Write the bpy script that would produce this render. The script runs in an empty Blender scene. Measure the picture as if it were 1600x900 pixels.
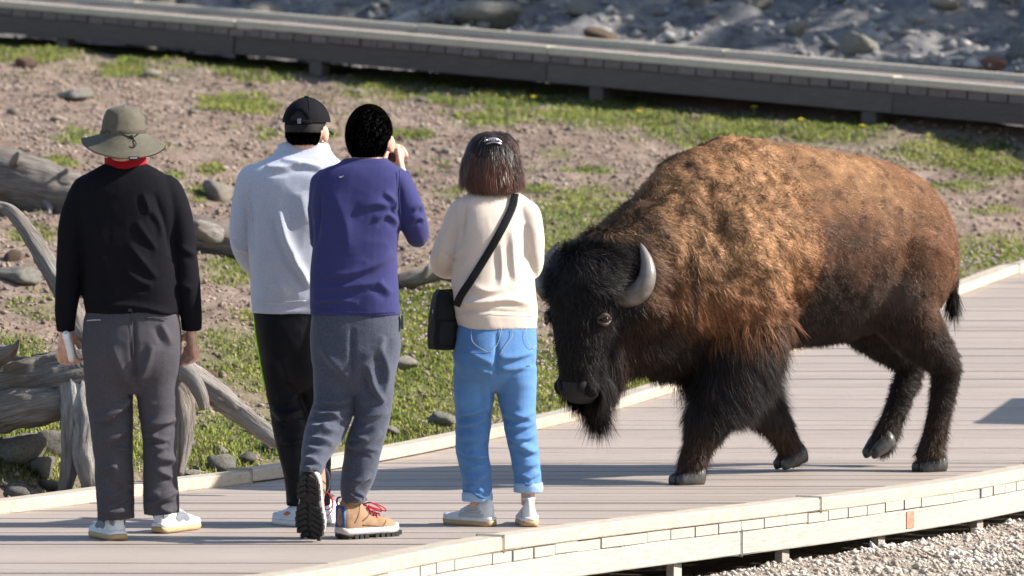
import bpy, bmesh, math, random
import numpy as np
from mathutils import Vector, Matrix

# ------------------------------------------------------------------ camera, sky, sun, exposure
F, H, HOR = 7840.0, 1.6, 193.0            # focal length in photo pixels, eye height, horizon row
PITCH = math.atan((450 - HOR) / F)
scene = bpy.context.scene
COL = scene.collection
cam_d = bpy.data.cameras.new('camera'); cam = bpy.data.objects.new('camera', cam_d); COL.objects.link(cam)
cam.location = (0, 0, H); cam.rotation_euler = (math.pi / 2 - PITCH, 0, 0)
cam_d.sensor_width = 36; cam_d.lens = 36 * F / 1600; cam_d.clip_start = 0.5; cam_d.clip_end = 3000
cam_d.dof.use_dof = True; cam_d.dof.focus_distance = 21.0; cam_d.dof.aperture_fstop = 4.6
scene.camera = cam
SUN_EL, SUN_AZ = 34.0, -1.0                # azimuth measured from +X towards +Y (away from the camera)
world = bpy.data.worlds.new('World'); scene.world = world; world.use_nodes = True
wn = world.node_tree.nodes; wl = world.node_tree.links
sky = wn.new('ShaderNodeTexSky'); sky.sky_type = 'NISHITA'; sky.sun_disc = False
sky.sun_elevation = math.radians(SUN_EL); sky.sun_rotation = math.radians(90 - SUN_AZ)
bg = wn['Background']; bg.inputs['Strength'].default_value = 0.105
wl.new(sky.outputs[0], bg.inputs[0])
sun_d = bpy.data.lights.new('sun', 'SUN'); sun = bpy.data.objects.new('sun', sun_d); COL.objects.link(sun)
sun_d.energy = 5.0; sun_d.angle = math.radians(0.53); sun_d.color = (1.0, 0.955, 0.88)
sdir = Vector((math.cos(math.radians(SUN_EL)) * math.cos(math.radians(SUN_AZ)),
               math.cos(math.radians(SUN_EL)) * math.sin(math.radians(SUN_AZ)), math.sin(math.radians(SUN_EL))))
sun.rotation_euler = sdir.to_track_quat('Z', 'Y').to_euler(); sun.location = (30, 10, 30)
vs = scene.view_settings; vs.view_transform = 'Standard'; vs.look = 'None'; vs.gamma = 1; vs.use_curve_mapping = False
vs.exposure = 1.0

# ------------------------------------------------------------------ projection helpers
CP, SP = math.cos(PITCH), math.sin(PITCH)
def wp(px, py, Y):
    """world point seen at photo pixel (px, py) at distance Y"""
    u = (px - 800) / F; v = (450 - py) / F
    dy = CP + v * SP; dz = -SP + v * CP
    t = Y / dy
    return np.array((u * t, Y, H + dz * t))
def proj(P):
    P = np.asarray(P, float); d = P - np.array((0, 0, H))
    fw = d[..., 1] * CP - d[..., 2] * SP; up = d[..., 1] * SP + d[..., 2] * CP
    return 800 + F * d[..., 0] / fw, 450 - F * up / fw
def deckz(Y):
    q = np.asarray(Y, float) - 23.5
    return 0.1 * np.where(q > 0.6, q - 0.3, np.where(q > 0, q * q / 1.2, 0.0))
def on_deck(px, py, dz=0.0):
    lo, hi = 10.0, 60.0
    for _ in range(50):
        m = (lo + hi) / 2
        if wp(px, py, m)[2] > deckz(m) + dz: lo = m
        else: hi = m
    return wp(px, py, lo)

# ------------------------------------------------------------------ noise
def _h(ix, iy, iz, seed):
    with np.errstate(over='ignore'):
        h = (ix.astype(np.uint32) * np.uint32(73856093)) ^ (iy.astype(np.uint32) * np.uint32(19349663)) ^ (iz.astype(np.uint32) * np.uint32(83492791)) ^ np.uint32((seed * 2654435761) & 0xffffffff)
        h ^= h >> np.uint32(13); h *= np.uint32(0x5bd1e995); h ^= h >> np.uint32(15); h *= np.uint32(0x27d4eb2d); h ^= h >> np.uint32(13)
    return h.astype(np.float64) / 4294967295.0
def vnoise(P, seed=0):
    """value noise in 0..1, P (N,3)"""
    P = np.asarray(P, float); fl = np.floor(P); fr = P - fl; i = fl.astype(np.int64)
    w = fr * fr * (3 - 2 * fr); out = 0
    for a in (0, 1):
        wa = w[:, 0] if a else 1 - w[:, 0]
        for b in (0, 1):
            wb = w[:, 1] if b else 1 - w[:, 1]
            for c in (0, 1):
                wc = w[:, 2] if c else 1 - w[:, 2]
                out = out + wa * wb * wc * _h(i[:, 0] + a, i[:, 1] + b, i[:, 2] + c, seed)
    return out
def fbm(P, seed=0, o=3, g=0.5):
    P = np.asarray(P, float); s = 0; a = 1; t = 0
    for k in range(o):
        s = s + a * (vnoise(P * 2 ** k + 17.3 * k, seed + k) - 0.5); t += a; a *= g
    return s / t * 2
def sstep(a, b, x):
    t = np.clip((np.asarray(x, float) - a) / (b - a), 0, 1); return t * t * (3 - 2 * t)
def catmull(pts, sub):
    pts = np.asarray(pts, float)
    if len(pts) < 3:
        return np.array([pts[0] + (pts[-1] - pts[0]) * t for t in np.linspace(0, 1, sub + 1)])
    P = np.vstack([2 * pts[0] - pts[1], pts, 2 * pts[-1] - pts[-2]]); out = []
    for i in range(1, len(P) - 2):
        for k in range(sub):
            t = k / sub
            out.append(0.5 * (2 * P[i] + (P[i + 1] - P[i - 1]) * t + (2 * P[i - 1] - 5 * P[i] + 4 * P[i + 1] - P[i + 2]) * t * t + (3 * P[i] - P[i - 1] - 3 * P[i + 1] + P[i + 2]) * t ** 3))
    out.append(pts[-1]); return np.array(out)
def nrm(v):
    v = np.asarray(v, float); return v / np.maximum(np.linalg.norm(v, axis=-1, keepdims=True), 1e-9)

# ------------------------------------------------------------------ mesh helpers
def raw_mesh(name, V, Fs, smooth=True, attrs=None):
    """V (N,3); Fs list of int arrays (n,3) or (n,4); attrs {name: (type, array)} on points"""
    if isinstance(Fs, np.ndarray): Fs = [Fs]
    Fs = [np.asarray(f, np.int32) for f in Fs if len(f)]
    m = bpy.data.meshes.new(name); V = np.asarray(V, np.float32)
    m.vertices.add(len(V)); m.vertices.foreach_set('co', V.ravel())
    loops = np.concatenate([f.ravel() for f in Fs]); st = []; o = 0
    for f in Fs:
        st.append(o + np.arange(len(f)) * f.shape[1]); o += f.size
    st = np.concatenate(st).astype(np.int32)
    m.loops.add(len(loops)); m.loops.foreach_set('vertex_index', loops)
    m.polygons.add(len(st)); m.polygons.foreach_set('loop_start', st)
    m.polygons.foreach_set('use_smooth', np.full(len(st), smooth, bool))
    m.update(calc_edges=True)
    for k, (ty, a) in (attrs or {}).items():
        at = m.attributes.new(k, ty, 'POINT'); a = np.asarray(a, np.float32)
        if ty == 'FLOAT': at.data.foreach_set('value', a.ravel())
        elif ty == 'FLOAT_VECTOR': at.data.foreach_set('vector', a.ravel())
        else:
            if a.shape[1] == 3: a = np.hstack([a, np.ones((len(a), 1), np.float32)])
            at.data.foreach_set('color', a.ravel())
    return m
def obj(name, mesh, mat=None, parent=None):
    o = bpy.data.objects.new(name, mesh); COL.objects.link(o)
    if mat is not None and mesh is not None and not mesh.materials: mesh.materials.append(mat)
    if parent is not None:
        o.parent = parent; root = parent; M = Matrix.Identity(4)
        chain = []
        while root is not None: chain.append(root); root = root.parent
        for r in reversed(chain): M = M @ r.matrix_parent_inverse @ r.matrix_basis
        o.matrix_parent_inverse = M.inverted()
    return o
def mk(name, V, Fs, mat, parent=None, smooth=True, attrs=None):
    return obj(name, raw_mesh(name, V, Fs, smooth, attrs), mat, parent)
def tag(o, label=None, cat=None, group=None, kind=None):
    if label: o['label'] = label
    if cat: o['category'] = cat
    if group: o['group'] = group
    if kind: o['kind'] = kind
    return o
def thing(name, loc, label=None, cat=None, group=None, kind=None):
    e = bpy.data.objects.new(name, None); COL.objects.link(e); e.location = loc; e.empty_display_size = 0.1
    return tag(e, label, cat, group, kind)
class MB:
    """collects geometry for one mesh"""
    def __init__(s): s.V = []; s.Q = []; s.T = []; s.n = 0
    def add(s, V, Q=None, T=None):
        V = np.asarray(V, float)
        if Q is not None and len(Q): s.Q.append(np.asarray(Q) + s.n)
        if T is not None and len(T): s.T.append(np.asarray(T) + s.n)
        s.V.append(V); s.n += len(V)
    def arrays(s):
        Fs = []
        if s.Q: Fs.append(np.vstack(s.Q))
        if s.T: Fs.append(np.vstack(s.T))
        return np.vstack(s.V), Fs
    def build(s, name, mat, parent=None, smooth=True, bevel=0.0):
        V, Fs = s.arrays(); o = mk(name, V, Fs, mat, parent, smooth)
        if bevel:
            b = o.modifiers.new('bevel', 'BEVEL'); b.width = bevel; b.segments = 2; b.limit_method = 'ANGLE'
        return o
def rings(C, U, Vv, cap=True, wrap=True):
    """loft: C,U,Vv arrays (n,m,3) already rings -> here C is (n,m,3) points"""
    n, m = C.shape[:2]; V = C.reshape(-1, 3)
    i = np.arange(n - 1)[:, None] * m; j = np.arange(m)[None]; j2 = (j + 1) % m
    Q = np.stack([i + j, i + j2, i + m + j2, i + m + j], -1).reshape(-1, 4)
    T = []
    if cap:
        V = np.vstack([V, C[0].mean(0), C[-1].mean(0)]); a, b = n * m, n * m + 1
        jj = np.arange(m); k = (jj + 1) % m
        T = np.vstack([np.stack([k, jj, np.full(m, a)], 1), np.stack([(n - 1) * m + jj, (n - 1) * m + k, np.full(m, b)], 1)])
    return V, Q, T
def frame_tube(P, ru, rv, seg=20, axis=(0, 1, 0), flat=False, power=2.0, cap=True, dome=True, yaw=0.0):
    """tube along P (n,3); ru across the view, rv along 'axis'"""
    P = np.asarray(P, float); ru = np.asarray(ru, float); rv = np.asarray(rv, float); axis = np.asarray(axis, float)
    T = nrm(np.gradient(P, axis=0))
    if flat:
        U = np.tile((math.cos(yaw), math.sin(yaw), 0), (len(P), 1)); W = np.tile((-math.sin(yaw), math.cos(yaw), 0), (len(P), 1))
    else:
        U = np.cross(T, axis); bad = np.linalg.norm(U, axis=1) < 0.15
        U[bad] = np.cross(T[bad], np.array((0.3, 0.2, 1.0)))
        U = nrm(U)
        for i in range(1, len(U)):
            if (U[i] * U[i - 1]).sum() < 0: U[i] = -U[i]
        W = np.cross(T, U)
    if dome:
        e0, e1 = P[0] - T[0] * 0.6 * min(ru[0], rv[0]), P[-1] + T[-1] * 0.6 * min(ru[-1], rv[-1])
        P = np.vstack([e0, P, e1]); ru = np.r_[ru[0] * .55, ru, ru[-1] * .55]; rv = np.r_[rv[0] * .55, rv, rv[-1] * .55]
        U = np.vstack([U[:1], U, U[-1:]]); W = np.vstack([W[:1], W, W[-1:]])
    ph = np.arange(seg) * 2 * math.pi / seg; c, s = np.cos(ph), np.sin(ph)
    c = np.sign(c) * np.abs(c) ** (2 / power); s = np.sign(s) * np.abs(s) ** (2 / power)
    R = P[:, None] + U[:, None] * (ru[:, None] * c)[..., None] + W[:, None] * (rv[:, None] * s)[..., None]
    return rings(R, None, None, cap)
def stube(P, r, sub=4, seg=12, axis=(0, 1, 0), rv=None, cap=True, dome=True):
    """smooth tube through few points with radii"""
    P = np.asarray(P, float); r = np.asarray(r, float) if np.ndim(r) else np.full(len(P), r)
    rv = r if rv is None else (np.asarray(rv, float) if np.ndim(rv) else np.full(len(P), rv))
    A = catmull(np.hstack([P, r[:, None], rv[:, None]]), sub)
    return frame_tube(A[:, :3], np.maximum(A[:, 3], 1e-4), np.maximum(A[:, 4], 1e-4), seg, axis, cap=cap, dome=dome)
def ball(c, r, seg=16, rngs=10, R=None):
    th = np.linspace(0, math.pi, rngs + 1)[1:-1]; ph = np.arange(seg) * 2 * math.pi / seg
    V = np.stack([np.sin(th)[:, None] * np.cos(ph), np.sin(th)[:, None] * np.sin(ph), np.cos(th)[:, None] * np.ones(seg)], -1)
    r = np.asarray(r, float) * np.ones(3)
    V, Q, T = rings(V, None, None, True); V[-2] = (0, 0, 1); V[-1] = (0, 0, -1)
    V = V * r
    if R is not None: V = V @ np.asarray(R).T
    return V + np.asarray(c, float), Q, T
BOXQ = np.array([[0, 3, 2, 1], [4, 5, 6, 7], [0, 1, 5, 4], [1, 2, 6, 5], [2, 3, 7, 6], [3, 0, 4, 7]])
def box(c, h, R=None):
    h = np.asarray(h, float)
    V = np.array([[-1, -1, -1], [1, -1, -1], [1, 1, -1], [-1, 1, -1], [-1, -1, 1], [1, -1, 1], [1, 1, 1], [-1, 1, 1]], float) * h
    if R is not None: V = V @ np.asarray(R).T
    return V + np.asarray(c, float), BOXQ, None
def rotz(a):
    c, s = math.cos(a), math.sin(a); return np.array([[c, -s, 0], [s, c, 0], [0, 0, 1.0]])
def rotx(a):
    c, s = math.cos(a), math.sin(a); return np.array([[1.0, 0, 0], [0, c, -s], [0, s, c]])
def roty(a):
    c, s = math.cos(a), math.sin(a); return np.array([[c, 0, s], [0, 1.0, 0], [-s, 0, c]])
def fuse(mb, voxel, it=6, fac=0.5):
    """voxel-remesh overlapping closed shapes into one skin; returns V, faces(list), normals"""
    V, Fs = mb.arrays(); m = raw_mesh('tmp', V, Fs); o = bpy.data.objects.new('tmp', m); COL.objects.link(o)
    r = o.modifiers.new('r', 'REMESH'); r.mode = 'VOXEL'; r.voxel_size = voxel
    if it:
        s = o.modifiers.new('s', 'SMOOTH'); s.factor = fac; s.iterations = it
    dg = bpy.context.evaluated_depsgraph_get(); dg.update()
    ev = o.evaluated_get(dg).to_mesh()
    n = len(ev.vertices); co = np.empty(n * 3, np.float32); ev.vertices.foreach_get('co', co)
    nl = len(ev.loops); li = np.empty(nl, np.int32); ev.loops.foreach_get('vertex_index', li)
    npg = len(ev.polygons); ls = np.empty(npg, np.int32); lt = np.empty(npg, np.int32)
    ev.polygons.foreach_get('loop_start', ls); ev.polygons.foreach_get('loop_total', lt)
    Fo = []
    for k in (4, 3):
        a = ls[lt == k]
        if len(a): Fo.append(li[a[:, None] + np.arange(k)])
    o.evaluated_get(dg).to_mesh_clear(); bpy.data.objects.remove(o); bpy.data.meshes.remove(m)
    V = co.reshape(-1, 3).astype(float)
    return V, Fo, normals(V, Fo)
def normals(V, Fs):
    N = np.zeros_like(V)
    for f in Fs:
        a = V[f[:, 0]]; b = V[f[:, 1]]; c = V[f[:, 2]]
        fn = np.cross(b - a, (V[f[:, 3]] if f.shape[1] == 4 else c) - a) if f.shape[1] == 3 else np.cross(c - a, V[f[:, 3]] - b)
        for k in range(f.shape[1]):
            for ax in range(3): N[:, ax] += np.bincount(f[:, k], fn[:, ax], len(V))
    return nrm(N)
def tris_of(Fs):
    out = []
    for f in Fs:
        if f.shape[1] == 3: out.append(f)
        else: out += [f[:, [0, 1, 2]], f[:, [0, 2, 3]]]
    return np.vstack(out)
def scatter(V, Fs, N, count, rng, weight=None):
    T = tris_of(Fs); a, b, c = V[T[:, 0]], V[T[:, 1]], V[T[:, 2]]
    ar = np.linalg.norm(np.cross(b - a, c - a), axis=1)
    if weight is not None: ar = ar * np.maximum(weight[T].mean(1), 0)
    cs = np.cumsum(ar); k = np.searchsorted(cs, rng.random(count) * cs[-1]); k = np.minimum(k, len(T) - 1)
    r1, r2 = np.sqrt(rng.random(count)), rng.random(count)
    w = np.stack([1 - r1, r1 * (1 - r2), r1 * r2], 1)
    P = (V[T[k]] * w[..., None]).sum(1); n = nrm((N[T[k]] * w[..., None]).sum(1))
    return P, n
def strands(P, N, D, L, W, C, rng, grav=0.3, nsh=0.3, tipc=1.0, seg=2, curl=0.0):
    """ribbon strands: root P, skin normal N, direction D, length L, width W, colour C -> V, faces, attrs"""
    n = len(P); g = np.array((0, 0, -1.0)); L = L[:, None]; W = W[:, None]
    side = nrm(np.cross(D, N + 1e-3 * rng.standard_normal((n, 3)))); pts = []
    for k in range(seg + 1):
        t = k / seg
        q = P + D * L * t + g * L * grav * t * t
        if curl: q = q + side * L * curl * math.sin(t * 5.0) * np.sign(rng.random((n, 1)) - .5) if k == 0 else q + side * L * curl * math.sin(t * 5.0)
        pts.append(q)
    Vs = []
    for k in range(seg):
        w = W * (1 - 0.45 * k / seg) * .5
        Vs += [pts[k] - side * w, pts[k] + side * w]
    Vs.append(pts[seg]); m = 2 * seg + 1
    V = np.stack(Vs, 1).reshape(-1, 3); b = np.arange(n)[:, None] * m
    Q = [b + np.array([2 * k, 2 * k + 1, 2 * k + 3, 2 * k + 2]) for k in range(seg - 1)]
    T = b + np.array([2 * seg - 2, 2 * seg - 1, 2 * seg])
    bn = nrm(N + nsh * rng.standard_normal((n, 3)))
    bn = np.repeat(bn, m, 0); col = np.repeat(C, m, 0)
    tt = np.tile(np.r_[np.repeat(np.arange(seg) / seg, 2), 1.0], n)[:, None]
    col = col * (1 + (tipc - 1) * tt)
    Fs = ([np.vstack(Q)] if Q else []) + [T]
    return V, Fs, {'bn': ('FLOAT_VECTOR', bn), 'hc': ('FLOAT_COLOR', np.clip(col, 0, 1))}

# ------------------------------------------------------------------ materials
class NT:
    def __init__(s, name):
        s.m = bpy.data.materials.new(name); s.m.use_nodes = True; s.t = s.m.node_tree; s.b = s.t.nodes['Principled BSDF']
    def n(s, ty, **kw):
        x = s.t.nodes.new(ty)
        for k, v in kw.items():
            if k in x.inputs: s.set(x.inputs[k], v)
            else: setattr(x, k, v)
        return x
    def set(s, inp, v):
        if isinstance(v, bpy.types.NodeSocket): s.t.links.new(v, inp)
        elif isinstance(v, (tuple, list)) and len(v) == 3 and inp.type == 'RGBA': inp.default_value = (*v, 1)
        else: inp.default_value = v
    def P(s, **kw):
        for k, v in kw.items(): s.set(s.b.inputs[k.replace('_', ' ')], v)
    def coord(s, scale=(1, 1, 1), which='Object', attr=None):
        src = s.n('ShaderNodeAttribute', attribute_name=attr).outputs['Vector'] if attr else s.n('ShaderNodeTexCoord').outputs[which]
        mp = s.n('ShaderNodeMapping'); s.set(mp.inputs['Scale'], scale); s.t.links.new(src, mp.inputs[0]); return mp.outputs[0]
    def noise(s, scale, vec=None, detail=4, rough=.55, dist=0):
        x = s.n('ShaderNodeTexNoise'); x.inputs['Scale'].default_value = scale; x.inputs['Detail'].default_value = detail
        x.inputs['Roughness'].default_value = rough; x.inputs['Distortion'].default_value = dist
        if vec is not None: s.t.links.new(vec, x.inputs['Vector'])
        return x.outputs['Fac']
    def ramp(s, fac, stops):
        x = s.n('ShaderNodeValToRGB'); s.t.links.new(fac, x.inputs[0]); e = x.color_ramp.elements
        while len(e) < len(stops): e.new(.5)
        for q, (p, c) in zip(e, stops): q.position = p; q.color = (*c, 1) if len(c) == 3 else c
        return x.outputs[0]
    def mix(s, fac, a, b, mode='MIX'):
        x = s.n('ShaderNodeMix', data_type='RGBA', blend_type=mode)
        s.set(x.inputs[0], fac); s.set(x.inputs[6], a); s.set(x.inputs[7], b); return x.outputs[2]
    def bump(s, h, strength, dist=.01, nrm=None):
        x = s.n('ShaderNodeBump'); s.set(x.inputs['Height'], h); x.inputs['Strength'].default_value = strength; x.inputs['Distance'].default_value = dist
        if nrm is not None: s.t.links.new(nrm, x.inputs['Normal'])
        s.t.links.new(x.outputs[0], s.b.inputs['Normal']); return x.outputs[0]
def pm(name, cols, scale=8, rough=.8, bump=.3, bscale=60, bdist=.004, stretch=(1, 1, 1), spec=.3, sheen=0, detail=4, attr=None, metal=0):
    q = NT(name); v = q.coord(stretch, attr=attr)
    if len(cols) == 1: q.P(Base_Color=cols[0])
    else:
        k = len(cols); q.P(Base_Color=q.ramp(q.noise(scale, v, detail), [(.28 + .44 * i / (k - 1), c) for i, c in enumerate(cols)]))
    q.P(Roughness=rough, Specular_IOR_Level=spec, Metallic=metal)
    if sheen: q.P(Sheen_Weight=sheen, Sheen_Roughness=.6)
    if bump: q.bump(q.noise(bscale, v, 3), bump, bdist)
    return q.m
def strand_mat(name, rough=.6, spec=.3, trans=0.0):
    q = NT(name); a = q.n('ShaderNodeAttribute', attribute_name='hc'); b = q.n('ShaderNodeAttribute', attribute_name='bn')
    q.P(Base_Color=a.outputs['Color'], Roughness=rough, Specular_IOR_Level=spec, Normal=b.outputs['Vector'])
    if trans:
        t = q.n('ShaderNodeBsdfTranslucent'); q.set(t.inputs[0], a.outputs['Color']); mx = q.n('ShaderNodeMixShader'); mx.inputs[0].default_value = trans
        q.t.links.new(q.b.outputs[0], mx.inputs[1]); q.t.links.new(t.outputs[0], mx.inputs[2]); q.t.links.new(mx.outputs[0], q.t.nodes['Material Output'].inputs[0])
    return q.m
# ------------------------------------------------------------------ boardwalk curves (plan view, from the photo rows on the deck)
far_px = [(0, 807), (151, 784), (284, 767), (444, 751), (594, 718), (712, 700), (843, 672), (922, 655), (988, 634), (1040, 618), (1510, 460), (1570, 434), (1600, 424)]
near_px = [(434, 897), (512, 882), (625, 856), (775, 832), (1000, 805), (1225, 780), (1375, 761), (1487, 746), (1600, 723)]
KW, KH, PT = 0.11, 0.055, 0.038           # kerb width / height, plank thickness
fk = np.array([on_deck(a, b)[:2] for a, b in far_px]); nk = np.array([on_deck(a, b, KH)[:2] for a, b in near_px])
def extend(c, n0, d0, n1, d1):
    a = c[0] + np.outer(np.arange(n0, 0, -1), d0); b = c[-1] + np.outer(np.arange(1, n1 + 1), d1); return np.vstack([a, c, b])
fk = extend(fk, 6, (-.62, -.55), 3, (.34, .55)); nk = extend(nk, 7, (-.62, -.62), 16, (.42, .62))
def smooth_curve(c, step=.1, it=30):
    d = np.r_[0, np.cumsum(np.linalg.norm(np.diff(c, axis=0), axis=1))]; t = np.arange(0, d[-1], step)
    q = np.stack([np.interp(t, d, c[:, 0]), np.interp(t, d, c[:, 1])], 1)
    for _ in range(it): q[1:-1] = q[1:-1] * .5 + (q[:-2] + q[2:]) * .25
    return q
fk = smooth_curve(fk); nk = smooth_curve(nk)
def normal2(c):
    t = np.gradient(c, axis=0); t /= np.linalg.norm(t, axis=1)[:, None]; return np.stack([t[:, 1], -t[:, 0]], 1)   # to the right of travel = towards the near side
fk_out = fk - normal2(fk) * KW; nk_out = nk + normal2(nk) * KW
def x_far(Y): return np.interp(Y, fk_out[:, 1], fk_out[:, 0])
def x_near(Y): return np.interp(Y, nk_out[:, 1], nk_out[:, 0])
def Y_far(x): return np.interp(x, fk_out[:, 0], fk_out[:, 1])
def Y_near(x):
    return np.interp(x, nk_out[:, 0], nk_out[:, 1])
# the second boardwalk on the hillside: front edge line (deck level)
B_R = wp(1600, 150, 34.0); B_L = wp(0, 12, 40.0); B_D = nrm(B_R - B_L); B_R = B_R + B_D * 1.6; B_L = B_L - B_D * 3.0
B_C = nrm(np.array((-B_D[1], B_D[0], 0)))     # across, away from the camera
B_C = B_C * np.sign(B_C[1]); BW = 2.3
def back_line(x):
    t = (np.asarray(x) - B_L[0]) / (B_R[0] - B_L[0]); return B_L[1] + (B_R[1] - B_L[1]) * t, B_L[2] + (B_R[2] - B_L[2]) * t
def terrain(x, Y, detail=True):
    x = np.asarray(x, float); Y = np.asarray(Y, float); xc = np.clip(x, -9, 9)
    Yf = Y_far(xc) + (x < -6) * 0; Yn = Y_near(xc); Yt, zt = back_line(xc); zt = zt - .33
    Yt = np.maximum(Yt, Yf + 1.3)
    zb = deckz(Yf) - .10
    u = np.clip((Y - Yf) / (Yt - Yf), 0, 1.15)
    hill = zb + (zt - zb) * (u + .10 * np.sin(u * math.pi) * (u < 1))
    far = zt + .02 + .24 * np.maximum(Y - Yt - 2.6, 0) - .12 * np.maximum(Y - 75, 0) - .11 * np.maximum(Y - 140, 0)
    z = np.where(Y > Yt + 1.0, np.where(Y > Yt + 2.6, far, zt + .02), hill)
    front = -.20 + .04 * np.sin(x * .7) - .3 * sstep(16, 6, Y)
    tr = np.minimum(deckz(Y) - .42, z)
    a = sstep(Yf - .35, Yf - .02, Y); b = sstep(Yn - .55, Yn - .28, Y + .10 * fbm(np.stack([x * 3, Y * 3, x * 0], -1).reshape(-1, 3), 3).reshape(x.shape))
    out = front * (1 - b) + tr * b
    z = out * (1 - a) + z * a
    if detail:
        P = np.stack([x, Y, np.zeros_like(x)], -1).reshape(-1, 3)
        n = (.10 * fbm(P * .7, 5, 3) + .045 * fbm(P * 3.1, 6, 3) + .034 * fbm(P * 8.5, 7, 3)).reshape(x.shape)
        n2 = (.55 * np.abs(fbm(P * .45, 8, 4)) + .16 * fbm(P * 2.2, 9, 3)).reshape(x.shape)
        nf = (.010 * fbm(P * 9, 12, 3) + .016 * np.maximum(0, fbm(P * 2.3, 13, 3))).reshape(x.shape)
        edge = sstep(Yn - 1.2, Yn - .35, Y) * .035
        z = z + np.where(Y > Yf, n * sstep(Yf, Yf + .5, Y) * (1 - .7 * sstep(Yt - .5, Yt, Y) * (1 - sstep(Yt + 2.5, Yt + 3.5, Y))), nf + edge * (1 - a) * (1 - b)) + np.where(Y > Yt + 2.6, n2 * sstep(2.6, 5, Y - Yt), 0)
    return z
def grow(a, d0, q, n): return a + np.cumsum(d0 * q ** np.arange(n))
gx = np.r_[-grow(5.2, .09, 1.16, 42)[::-1], np.arange(-5.2, 5.21, .055), grow(5.2, .09, 1.16, 42)]
gy = np.r_[14 - np.cumsum(.1 * 1.2 ** np.arange(30))[::-1], np.arange(14, 41, .06), np.arange(41, 52, .12), grow(52, .15, 1.12, 50)]
GX, GY = np.meshgrid(gx, gy); GZ = terrain(GX, GY)
nx, ny = len(gx), len(gy)
gi = np.arange((ny - 1) * nx).reshape(ny - 1, nx)[:, :-1].ravel()
GQ = np.stack([gi, gi + 1, gi + nx + 1, gi + nx], 1)
gV = np.stack([GX, GY, GZ], -1).reshape(-1, 3)
# zones: r = pale sinter gravel on the camera side, g = mossy soil, b = stony bank beyond the second boardwalk
BLOBS = [  # photo pixel patches of green: x, y, half width, half height, strength
    (90, 690, 190, 75, 1.0), (350, 690, 130, 55, 1.0), (560, 640, 170, 70, 1.0), (700, 560, 150, 110, 1.0), (420, 560, 140, 70, .75), (660, 470, 70, 50, .9), (850, 600, 120, 60, 1.0),
    (380, 420, 70, 30, .9), (600, 660, 90, 60, 1), (900, 330, 110, 45, .7), (860, 380, 90, 40, .8), (1560, 400, 90, 35, 1.0), (1000, 590, 90, 40, 1),
    (60, 70, 140, 32, .75), (250, 95, 150, 28, .55), (450, 105, 170, 22, .6), (640, 130, 140, 26, .7), (800, 150, 140, 26, .75), (960, 180, 140, 26, .8), (1130, 200, 130, 26, .8), (1300, 205, 120, 24, .9), (1480, 238, 130, 26, .9), (1560, 262, 70, 20, .8),
    (195, 108, 45, 14, 1), (370, 165, 60, 14, 1), (80, 255, 45, 12, 1), (200, 100, 30, 12, 1), (500, 210, 35, 9, .9), (640, 210, 45, 10, .9), (760, 190, 60, 14, .7), (330, 265, 22, 8, 1), (270, 275, 25, 8, .9), (420, 212, 25, 7, .9),
    (840, 295, 30, 10, 1), (720, 300, 60, 12, .6), (870, 240, 40, 12, .7), (930, 265, 40, 9, .7), (45, 365, 40, 18, .8), (110, 215, 40, 12, .7), (60, 320, 50, 14, .7), (20, 540, 60, 25, .8), (60, 480, 60, 25, .5), (320, 300, 25, 12, 1), (1540, 330, 60, 10, .5), (1500, 290, 60, 12, .7), (1510, 410, 50, 30, .8)]
def green(px, py):
    g = np.zeros_like(px)
    for (x, y, a, b, s) in BLOBS: g = np.maximum(g, s * np.exp(-(((px - x) / a) ** 2 + ((py - y) / b) ** 2) ** 1.5))
    return g
gpx, gpy = proj(gV); gcl = np.clip(GX.ravel(), -9, 9)
side_far = gV[:, 1] > Y_far(gcl); Ybk = back_line(gcl)[0]
inview = (gpx > -250) & (gpx < 1850) & (gpy > -150) & (gpy < 1000)
GG = np.where(side_far & (gV[:, 1] < Ybk + 1), np.where(inview, green(gpx, gpy), .35), 0)
zone = np.stack([np.where(side_far, 0, 1), GG, np.where(gV[:, 1] > Ybk + 1.2, 1, 0)], 1)
q = NT('soil'); v = q.coord()
za = q.n('ShaderNodeAttribute', attribute_name='zone'); zs = q.n('ShaderNodeSeparateColor'); q.set(zs.inputs[0], za.outputs['Color'])
dirt = q.ramp(q.noise(9, v, 8, .7), [(.25, (.11, .075, .058)), (.45, (.23, .168, .133)), (.6, (.32, .248, .20)), (.78, (.46, .385, .325))])
dirt = q.mix(.75, dirt, q.mix(1.0, dirt, q.ramp(q.noise(26, v, 6, .7), [(.32, (.45, .42, .4)), (.5, (1, 1, 1)), (.7, (1.25, 1.22, 1.2))]), 'MULTIPLY'))  # random dark mottle painted in for the small shadows of rough soil
dirt = q.mix(q.ramp(q.noise(1.3, v, 5), [(.4, (0, 0, 0)), (.65, (.5, .5, .5))]), dirt, (.205, .150, .118))
moss = q.ramp(q.noise(24, v, 5), [(.3, (.05, .07, .016)), (.55, (.14, .18, .035)), (.75, (.24, .22, .08))])
sint = q.ramp(q.noise(14, v, 8, .75), [(.25, (.15, .11, .08)), (.42, (.33, .26, .20)), (.6, (.50, .43, .36)), (.75, (.66, .60, .53))])
ston = q.ramp(q.noise(3.0, v, 9, .72), [(.25, (.05, .05, .055)), (.45, (.16, .155, .16)), (.6, (.30, .28, .26)), (.75, (.48, .45, .41))])
gm = q.n('ShaderNodeMath', operation='MULTIPLY_ADD'); q.set(gm.inputs[0], zs.outputs[1]); gm.inputs[1].default_value = 1.1
gs = q.n('ShaderNodeMath', operation='SUBTRACT'); q.set(gs.inputs[0], q.noise(11, v, 5)); gs.inputs[1].default_value = .72; q.set(gm.inputs[2], gs.outputs[0]); gm.use_clamp = True
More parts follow.
